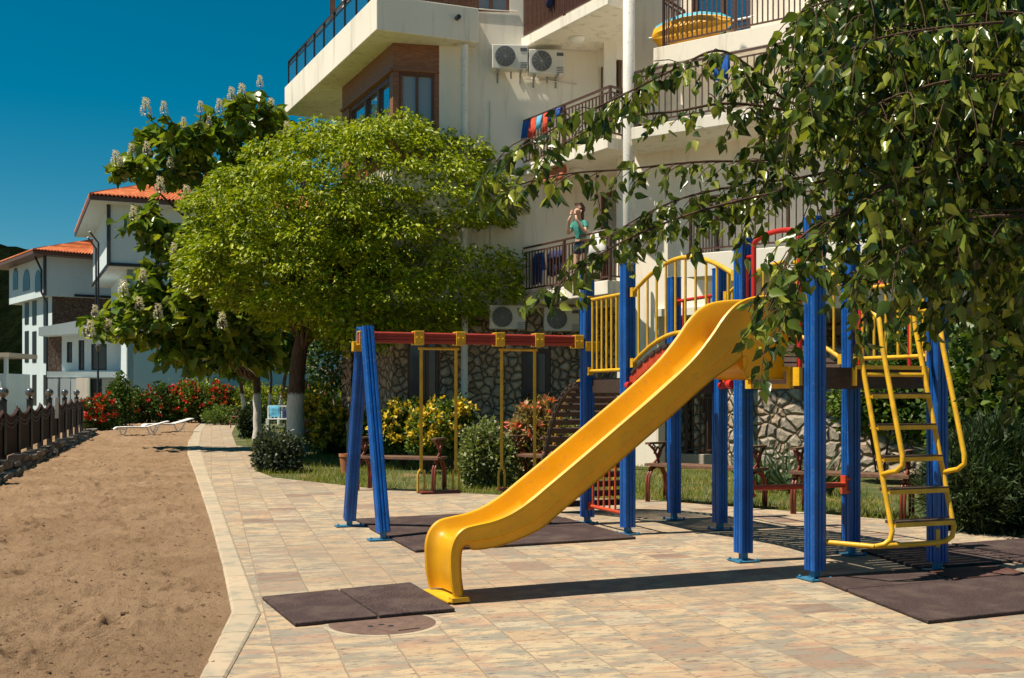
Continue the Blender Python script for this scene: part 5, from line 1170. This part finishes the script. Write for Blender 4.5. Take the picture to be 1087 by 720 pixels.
# ============================================================ SHRUBS, roses, hedges
def shrub(name, label, cat, x, ytop, ybase, w, Y, mat, ls, n, fl=None, nf=0, fs=.06, tmpl=T_LEAF, dep=None, group=None, shell=.45, k=5, out=.7, droop=.05, lumps=5, spread=None, flat=None):
    p = at0(x, Y); s = Y / F; h = hz(ytop, Y) - max(0, hz(ybase, Y)); W_ = w * s / 2; dp_ = dep if dep else W_; zc = max(0, hz(ybase, Y)); t = thing(name, label, cat, tuple(p), group)
    st_ = MB()
    for _ in range(6):
        a = rnd.uniform(0, 2 * PI); e = p + V(math.cos(a) * W_ * .6, math.sin(a) * dp_ * .6, zc + h * .8); limb(st_, [p + V(rnd.uniform(-.1, .1) * W_, 0, -.05), lerp(p, e, .5) + V(0, 0, .1), e], .018, .006, 5)
    st_.build('stems', M['bark'], t); Ps, ds = [], []
    for i in range(lumps):
        f = (i + .5) / lumps * 2 - 1; hh = h * (1 - .25 * f * f) * rnd.uniform(.86, 1.03); c = (p.x + f * W_ * .68 + rnd.uniform(-.05, .05), p.y + rnd.uniform(-.3, .3) * dp_, zc + hh * .5)
        a, b = blob_points(c, (W_ * (.45 if lumps > 1 else .95), dp_ * .8, hh * .52), n // lumps, shell, .02); Ps.append(a); ds.append(b)
    Ps = np.concatenate(Ps); ds = np.concatenate(ds); P3, D3 = tufts(Ps, ds + np.array([0, 0, .25]), k, spread or ls[1] * .5, droop, out); P3[:, 2] = np.maximum(P3[:, 2], .01)
    leafmesh('foliage', P3, D3, rng.uniform(*ls, len(P3)), tmpl, M[mat], t)
    if fl:
        cand = np.where((ds[:, 1] < .3) & (ds[:, 2] > -.5))[0]; idx = rng.choice(cand, min(nf, len(cand)), replace=False)
        b = Ps[idx] + ds[idx] * ls[1] * .6; m = 9; P4 = np.repeat(b, m, 0) + rng.normal(size=(len(b) * m, 3)) * fs * .25; D4 = sphere_dirs(len(P4)) + np.array([0, -.4, .5]); leafmesh('blossoms', P4, D4, rng.uniform(fs * .6, fs * 1.1, len(P4)), T_KITE, M[fl], t, kind='stuff')
    return t
# end of the path: red roses, hedge, lime shrubs
shrub('rose_bush', 'big red flowering rose bush at the end of the brown fence', 'rose bush', 105, 416, 461, 40, 41, 'lf_dark', (.07, .13), 700, 'pt_red', 110, .13)
shrub('shrub', 'tall dark shrub beside the lamp post and red roses', 'shrub', 126, 396, 455, 30, 45, 'lf_dark', (.08, .15), 700, None, shell=.3)
for i, (x, yt, w, lab, nf, m_) in enumerate(((142, 412, 34, 'leftmost bush of the rose hedge behind the loungers, few red blooms', 30, 'lf_dark'), (170, 405, 40, 'rose hedge bush right behind the white loungers', 45, 'lf_dark'), (200, 404, 40, 'rose hedge bush with bright red blooms where the path ends', 120, 'lf_mid'), (232, 405, 40, 'rose hedge bush at the far end of the path', 100, 'lf_dark'))):
    shrub('rose_bush', lab, 'rose bush', x, yt, 450, w, 50 + i * .3, m_, (.09, .16), 620, 'pt_red', int(nf * .6), .14, group='rose hedge behind the loungers')
shrub('shrub', 'yellow green shrub in front of the blue shaded villa wall', 'shrub', 213, 399, 446, 66, 54, 'lf_lime', (.09, .16), 700)
shrub('shrub', 'lime green hedge behind the young limewashed trunks', 'shrub', 272, 402, 452, 70, 52, 'lf_lime', (.09, .17), 800)
shrub('shrub', 'low dry green bush at the head of the path', 'shrub', 236, 430, 450, 46, 48.5, 'lf_mid', (.06, .12), 420)
shrub('shrub', 'yellow shrub mass behind the thick trunk', 'shrub', 330, 396, 455, 70, 44, 'lf_lime', (.09, .17), 700, 'pt_pink', 14, .2)
shrub('shrub', 'green shrub against the apartment wall left of the stone', 'shrub', 402, 395, 462, 40, 27.5, 'lf_mid', (.07, .13), 600)
shrub('rose_bush', 'tall yellow rose bush right of the thick trunk', 'rose bush', 341, 412, 474, 52, 30, 'lf_mid', (.06, .11), 700, 'pt_yellow', 220, .13)
shrub('rose_bush', 'pale yellow rose bush beside the small bench', 'rose bush', 355, 434, 484, 40, 25, 'lf_mid', (.05, .10), 700, 'pt_yellow', 130, .11)
shrub('rose_bush', 'dark leaved yellow rose bush behind the swing bench', 'rose bush', 428, 424, 478, 62, 20.5, 'lf_dark', (.05, .09), 950, 'pt_yellow', 130, .11)
shrub('rose_bush', 'yellow rose bush against the stone wall behind the left swing', 'rose bush', 478, 418, 478, 52, 20.0, 'lf_dark', (.05, .09), 850, 'pt_yellow', 70, .11)
shrub('rose_bush', 'low yellow rose bush between the thick trunk and the blue swing legs', 'rose bush', 395, 436, 486, 40, 22.5, 'lf_mid', (.05, .09), 700, 'pt_yellow', 90, .10)
shrub('rose_bush', 'yellow rose bush left of the drainpipe, between the two stone window piers', 'rose bush', 454, 432, 482, 44, 19.2, 'lf_mid', (.05, .09), 700, 'pt_yellow', 90, .10)
shrub('flower_bush', 'light green bush with pale blooms between the round bush and the arch climber', 'bush', 596, 440, 500, 36, 18.0, 'lf_olive', (.05, .09), 700, 'pt_yellow', 24, .09)
shrub('privet_bush', 'rounded pale green bush between the two swings', 'bush', 518, 447, 520, 64, 16.3, 'lf_olive', (.04, .085), 1500, None, tmpl=T_KITE, k=6, lumps=4)
shrub('flower_bush', 'dry pinkish bush with red and pink blooms behind the right swing', 'bush', 566, 424, 505, 52, 17.2, 'lf_pink', (.05, .10), 1100, 'pt_pink', 46, .11)
shrub('clipped_bush', 'grey green lavender bush at the paving edge by the trunk', 'bush', 293, 458, 500, 52, 19.6, 'lf_grey', (.05, .10), 1500, None, tmpl=T_KITE, lumps=3, k=6, out=.9)
shrub('thuja', 'small dark clipped thuja beside the path', 'bush', 264, 430, 468, 22, 34, 'lf_juniper', (.05, .12), 700, None, tmpl=T_KITE, lumps=1, shell=.6)
# right hand side: junipers, shrubs and strap leaved plants by the fieldstone wall
shrub('juniper', 'large dark spreading juniper at the right edge of the paving', 'bush', 1066, 452, 577, 150, 11.3, 'lf_juniper', (.07, .15), 5200, None, tmpl=T_NEEDLE, k=9, lumps=6, out=1.1, droop=-.05, dep=.8)
shrub('shrub', 'tall dark shrub behind the juniper', 'shrub', 1075, 300, 540, 150, 13.5, 'lf_dark', (.07, .14), 2000, None, lumps=4)
shrub('shrub', 'sunlit yellow green shrub behind the ladder post', 'shrub', 1022, 330, 520, 70, 14.8, 'lf_mid', (.07, .13), 1300, None, lumps=3)
shrub('shrub', 'climbing shrub spilling over the fieldstone wall behind the ladder', 'shrub', 935, 385, 455, 90, 17.0, 'lf_mid', (.06, .12), 1000, None, lumps=4)
shrub('shrub', 'dark shrub behind the tower above the fieldstone wall', 'shrub', 985, 300, 470, 90, 16.4, 'lf_dark', (.07, .13), 1100, None, lumps=3)
for i, (x, lab) in enumerate(((806, 'strap leaved plant beside the white corner post'), (838, 'strap leaved plant between the two right benches'), (868, 'strap leaved plant hidden behind the front blue post'))):
    p = at0(x, 15.6 - i * .3); n = 46; a = rng.random(n) * 2 * PI; P_ = np.array(p) + rng.normal(size=(n, 3)) * .05; P_[:, 2] = .02; D_ = np.stack([np.cos(a) * .8, np.sin(a) * .8, rng.uniform(.3, 1.4, n)], 1)
    o = leafmesh('strap_leaved_plant', P_, D_, rng.uniform(.45, .85, n), (T_BLADE[0] * np.array([.9, 1, 1]), T_BLADE[1]), M['lf_agave'], None, tuple(p), up=.5); tag(o, lab, 'plant', 'strap leaved plants by the stone wall')
# ------------------------------------------------------------ grass on the lawn (uncountable)
lawn_poly = [(p.x, p.y) for p in edgeP[2:]]
def edge_y(x):   # paving edge: y of the edge at x
    e = [g(*q) for q in edge[:9]]; e = sorted(e, key=lambda p: p.x)
    if x < e[0].x: return None
    for a, b in zip(e, e[1:]):
        if a.x <= x <= b.x: return a.y + (b.y - a.y) * (x - a.x) / (b.x - a.x)
    return e[-1].y
P_ = []
while len(P_) < 30000:
    x = rnd.uniform(-5.4, 7.0); ey = edge_y(x)
    if ey is None: continue
    y = ey + .03 + 7.5 * rnd.random() ** 1.4
    if mnoise.noise(V(x * .9, y * .9, 2)) < -.12 and rnd.random() < .75: continue
    P_.append((x, y, -.012))
for _ in range(6000):
    y = rnd.uniform(20.5, 46); k = g(269, 476); x0 = -4.9 - (y - 20.5) * .27 + rnd.random() ** 1.5 * 5
    P_.append((x0 + .15, y, -.012))
P_ = np.array(P_); n = len(P_); D_ = rng.normal(size=(n, 3)) * .35 + np.array([0, 0, 1.0])
leafmesh('grass', P_, D_, rng.uniform(.045, .12, n), T_BLADE, M['lf_grass'], None, (0, 16, 0), up=0, kind='stuff')

# ============================================================ BIRCH hanging in from the right
bt = V(3.7, 4.5, 0); bir = thing('weeping_birch', 'weeping birch reaching in from the upper right with long hanging leafy twigs', 'tree', tuple(bt))
tb_ = MB(); limb(tb_, [bt + V(0, 0, -.1), bt + V(-.03, 0, 1.5), bt + V(.05, .03, 3), bt + V(0, 0, 5.5)], .12, .05, 12, .06)
branches = [  # photo pixels and depth of each limb, strand length (px), density, leaf size, lean of the strands to the left
    ([(1500, 60, 5.6), (1150, 80, 5.5), (960, 105, 5.35), (850, 112, 5.3), (800, 74, 5.25), (762, 54, 5.2), (715, 74, 5.15), (655, 104, 5.1), (600, 130, 5.1), (548, 160, 5.1)], (25, 75), 1.35, .058, .5),
    ([(1500, 110, 5.8), (1100, 130, 5.7), (905, 112, 5.6), (855, 118, 5.6), (828, 145, 5.55), (815, 190, 5.5), (800, 235, 5.5)], (30, 80), .8, .064, .3),
    ([(1500, 20, 6.2), (1150, 60, 6.1), (950, 140, 6.0), (830, 168, 5.9), (740, 172, 5.8), (660, 180, 5.7), (600, 185, 5.6), (535, 200, 5.6)], (20, 60), 1.15, .058, .6),
    ([(1500, 60, 5.9), (1100, 90, 5.7), (900, 120, 5.6), (780, 110, 5.5), (720, 118, 5.5), (650, 128, 5.5), (590, 160, 5.4), (560, 200, 5.4)], (20, 60), .9, .057, .6),
    ([(1500, 150, 5.6), (1100, 170, 5.5), (920, 185, 5.4), (820, 205, 5.35), (740, 225, 5.3), (670, 252, 5.25), (620, 282, 5.2), (588, 312, 5.2)], (20, 70), 1.35, .058, .5),
    ([(1500, 150, 6.2), (1000, 180, 6.1), (840, 190, 6.0), (745, 205, 5.95), (690, 225, 5.9), (640, 255, 5.9)], (25, 70), 1.0, .057, .5),
    ([(1500, 180, 5.2), (1100, 200, 5.1), (950, 215, 5.0), (880, 232, 5.0), (842, 262, 5.0), (828, 300, 4.95), (815, 330, 4.95)], (35, 90), 1.6, .062, .3),
    ([(1500, 120, 5.0), (1100, 150, 4.9), (960, 190, 4.8), (900, 225, 4.8), (862, 270, 4.8), (845, 315, 4.8), (828, 345, 4.8)], (40, 95), 1.6, .062, .3),
    ([(1500, -60, 5.4), (1120, -20, 5.3), (940, -10, 5.2), (860, 8, 5.1), (838, 30, 5.1)], (40, 120), 1.5, .064, .2),
    ([(1500, 0, 4.9), (1120, 20, 4.8), (960, 35, 4.8), (890, 60, 4.75), (858, 92, 4.7)], (50, 120), 1.5, .064, .2)]
for k in range(15):
    y0 = -70 + 22 * k + rnd.uniform(-8, 8); Yb = 4.5 + 1.9 * rnd.random(); xe = rnd.uniform(868, 915) if k < 10 else rnd.uniform(925, 1010)
    branches.append(([(1500, y0 - 20, Yb + .2), (1200, y0, Yb + .1), (1050, y0 + rnd.uniform(-10, 15), Yb), (xe + 50, y0 + 18, Yb), (xe, y0 + 44, Yb)], (60, 150) if k < 9 else (40, 105), 1.6, .062, .1))
branches += [([(1500, 215, 6.0), (1150, 222, 5.9), (1040, 238, 5.8), (960, 262, 5.8), (900, 292, 5.8)], (45, 85), 1.7, .062, .1), ([(1500, 250, 6.2), (1150, 262, 6.1), (1050, 280, 6.0), (985, 300, 6.0)], (45, 80), 1.7, .062, .1)]
for k in range(6):
    y0 = 150 + 42 * k; Yb = 4.9 + rnd.random(); branches.append(([(1500, y0 - 20, Yb), (1200, y0, Yb), (1110, y0 + 10, Yb), (1045 + 6 * k, y0 + 26, Yb)], (50, 110), 1.8, .066, .0))
for k in range(11):
    y0 = -50 + 27 * k; Yb = 6.4 + 1.5 * rnd.random()
    branches.append(([(1500, y0 - 20, Yb + .2), (1150, y0, Yb), (1040, y0 + 10, Yb), (960, y0 + 30, Yb)], (60, 140), 1.8, .066, .0))
PP, DD, SS, CT = [], [], [], []
for bi, (pts, ln, dens, ls, lean) in enumerate(branches):
    Q = [at(p[0], p[1], min(4.75, p[2] * .81)) for p in pts]; ls *= .90; root = bt + V(0, 0, min(5.2, max(1.6, Q[0].z * .8))); Q = [root] + [q for q in Q if q.x < bt.x + .1]
    C = [V(*p) for p in crom([tuple(q) for q in Q], 14)]; tb_.tube(C, [.011 + (.0028 - .011) * (i / (len(C) - 1)) ** .6 for i in range(len(C))], 6)
    acc = 0; nxt = 0
    for i in range(1, len(C)):
        seg = (C[i] - C[i - 1]).length; acc += seg
        if C[i].x / C[i].y > .80: nxt = acc; continue
        fr = .45 if C[i].x / C[i].y > .53 else 1
        while nxt < acc:
            nxt += rnd.uniform(.035, .075) / dens / fr
            L = rnd.uniform(*ln) * C[i].y / F; dirv = V(rnd.uniform(-.9, .6) - lean, rnd.uniform(-.9, .9), rnd.uniform(-.3, .45)); q = C[i].copy(); tw_ = [q.copy()]; v = dirv.normalized() * .03; m = int(L / .03) + 1
            for j in range(m):
                v = (v + V(rnd.uniform(-.005, .005), rnd.uniform(-.005, .005), -.0085 * (1 - .55 * lean))).normalized() * .03; q = q + v; tw_.append(q.copy())
                for _ in range(2 if rnd.random() < .55 else 1):
                    d = V(rnd.uniform(-1, 1), rnd.uniform(-1, 1), rnd.uniform(-1.9, -.2)); PP.append(tuple(q + d.normalized() * .014)); DD.append(tuple(d)); SS.append(ls * rnd.choice((.55, .75, .9, 1, 1.1, 1.2)) * rnd.uniform(.85, 1.1))
                if bi > 8 and rnd.random() < .010: CT.append(q.copy())
            if len(tw_) > 2: tb_.tube(tw_[::2] if len(tw_) > 5 else tw_, .0021, 4, cap=False)
tb_.build('trunk', M['barkbirch'], bir, smooth=True)
leafmesh('crown', PP, DD, SS, T_BIRCH, M['lf_birch'], bir, up=.15)
ck = MB()
for q in CT: ck.tube([q, q + V(.002, 0, -.012), q + V(.003, .001, -.034), q + V(.003, 0, -.042)], [.002, .0055, .0055, .002], 6)
ck.build('catkins', M['lf_lime'], bir, smooth=True, kind='stuff')
print('leaves birch', len(PP), 'catkins', len(CT))

# ============================================================ PERSON on the lowest balcony
pp_ = at0(617, 21.15); pz = 3.52
per = thing('person', 'person in teal top and dark shorts on the lowest balcony, hands raised to the face', 'person', (pp_.x, pp_.y, pz))
def skin(name, joints, edges, rad, mat, parent, sub=2):
    me = bpy.data.meshes.new(name); L = V(*parent['_loc']) if parent.parent is None else V(*parent.parent['_loc'])
    me.from_pydata([tuple(V(*j) - L) for j in joints], edges, []); me.materials.append(mat)
    o = bpy.data.objects.new(name, me); COL.objects.link(o); o.parent = parent; o['_loc'] = tuple(L)
    bpy.context.view_layer.objects.active = o
    sk = o.modifiers.new('skin', 'SKIN'); sk.use_smooth_shade = True
    if not me.skin_vertices: me.attributes  # layer comes with the modifier
    if not me.skin_vertices:
        bpy.ops.object.select_all(action='DESELECT'); o.select_set(True); bpy.ops.mesh.customdata_skin_add()
    for i, r in enumerate(rad): me.skin_vertices[0].data[i].radius = (r if isinstance(r, tuple) else (r, r)); me.skin_vertices[0].data[i].use_root = (i == 0)
    s_ = o.modifiers.new('sub', 'SUBSURF'); s_.levels = sub; s_.render_levels = sub; return o
fw = V(-.62, -.78, 0).normalized(); rt = V(fw.y, -fw.x, 0)      # facing left towards the camera; right hand side
def B_(r, f, z): return V(pp_.x, pp_.y, pz) + rt * r + fw * f + V(0, 0, z)
J = [B_(0, 0, .78), B_(0, .01, .92), B_(0, .03, 1.06), B_(0, .05, 1.18), B_(0, .07, 1.27), B_(0, .10, 1.33),          # pelvis..neck, head
     B_(0, .12, 1.42), B_(0, .12, 1.485),
     B_(.145, .05, 1.18), B_(.20, .16, .99), B_(.09, .29, 1.24), B_(.055, .26, 1.33), 
     B_(-.145, .05, 1.18), B_(-.20, .16, .99), B_(-.09, .29, 1.24), B_(-.055, .26, 1.33),
     B_(.085, 0, .74), B_(.095, .03, .42), B_(.10, -.01, .07), B_(.105, .13, .035),
     B_(-.085, 0, .74), B_(-.095, .03, .42), B_(-.10, -.01, .07), B_(-.105, .13, .035)]
E_ = [(0, 1), (1, 2), (2, 3), (3, 4), (4, 5), (5, 6), (6, 7), (3, 8), (8, 9), (9, 10), (10, 11), (3, 12), (12, 13), (13, 14), (14, 15), (0, 16), (16, 17), (17, 18), (18, 19), (0, 20), (20, 21), (21, 22), (22, 23)]
R_ = [(.125, .10), (.11, .085), (.125, .09), (.12, .08), .05, .048, (.082, .09), (.062, .07), .05, .038, .028, .026, .05, .038, .028, .026, .08, .058, .042, .03, .08, .058, .042, .03]
skin('body', J, E_, R_, M['skin'], per)
skin('top', [B_(0, 0, .86), B_(0, .01, .94), B_(0, .03, 1.06), B_(0, .05, 1.18), B_(0, .068, 1.245), B_(.135, .05, 1.18), B_(.185, .11, 1.06), B_(-.135, .05, 1.18), B_(-.185, .11, 1.06)], [(0, 1), (1, 2), (2, 3), (3, 4), (3, 5), (5, 6), (3, 7), (7, 8)], [(.135, .105), (.125, .10), (.14, .105), (.138, .095), .062, .068, .058, .068, .058], M['teal'], per)
skin('shorts', [B_(0, 0, .88), B_(0, 0, .78), B_(.088, 0, .70), B_(.095, .015, .56), B_(-.088, 0, .70), B_(-.095, .015, .56)], [(0, 1), (1, 2), (2, 3), (1, 4), (4, 5)], [(.13, .105), (.14, .115), .098, .085, .098, .085], M['shorts'], per)
skin('hair', [B_(0, .085, 1.47), B_(0, .06, 1.505), B_(0, .12, 1.525), B_(0, .03, 1.42), B_(0, -.03, 1.35), B_(.02, -.05, 1.24)], [(0, 1), (1, 2), (0, 3), (3, 4), (4, 5)], [(.088, .085), (.085, .075), .06, .072, .05, .028], M['hair'], per)
# hands: palm, four fingers and a thumb each, raised to the eyes
for s_ in (1, -1):
    base = B_(.055 * s_, .265, 1.335); J = [base, base + V(0, 0, .035) - rt * .008 * s_]; E_ = [(0, 1)]; R_ = [(.024, .016), (.028, .016)]
    for k in range(4):
        w = (-.021 + .014 * k); ln = (.052, .060, .055, .042)[k]; i = len(J)
        J += [J[1] + fw * .004 + rt * w * .9 + V(0, 0, .022), J[1] + rt * w + V(0, 0, .022 + ln * .55), J[1] + rt * (w - .012 * s_) - fw * .02 + V(0, 0, .022 + ln * .8)]; E_ += [(1, i), (i, i + 1), (i + 1, i + 2)]; R_ += [.0085, .008, .0065]
    i = len(J); J += [J[0] - rt * .025 * s_ + V(0, 0, .02), J[0] - rt * .045 * s_ + V(0, 0, .045) - fw * .015]; E_ += [(0, i), (i, i + 1)]; R_ += [.010, .008]
    skin('hand', J, E_, R_, M['skin'], per, 1)
fc = MB(); hd = B_(0, .12, 1.425)
for s_ in (1, -1): fc.lathe(tuple(hd + rt * .034 * s_ + fw * .082 + V(0, 0, .005)), [(0, -.010), (.014, 0), (0, .010)], 8)
fc.build('eyes', M['black'], per); fc = MB(); fc.tube([hd + fw * .085 + V(0, 0, .01), hd + fw * .112 - V(0, 0, .025), hd + fw * .085 - V(0, 0, .032)], [.008, .013, .008], 8)
for s_ in (1, -1): fc.lathe(tuple(hd + rt * .085 * s_ - V(0, 0, .012)), [(.006, -.03), (.016, 0), (.008, .03)], 8)
fc.build('nose_and_ears', M['skin'], per, smooth=True); MB().box(tuple(hd + fw * .088 - V(0, 0, .055)), .045, .012, .012, rt.to_2d()).build('mouth', M['cloth_red'], per)
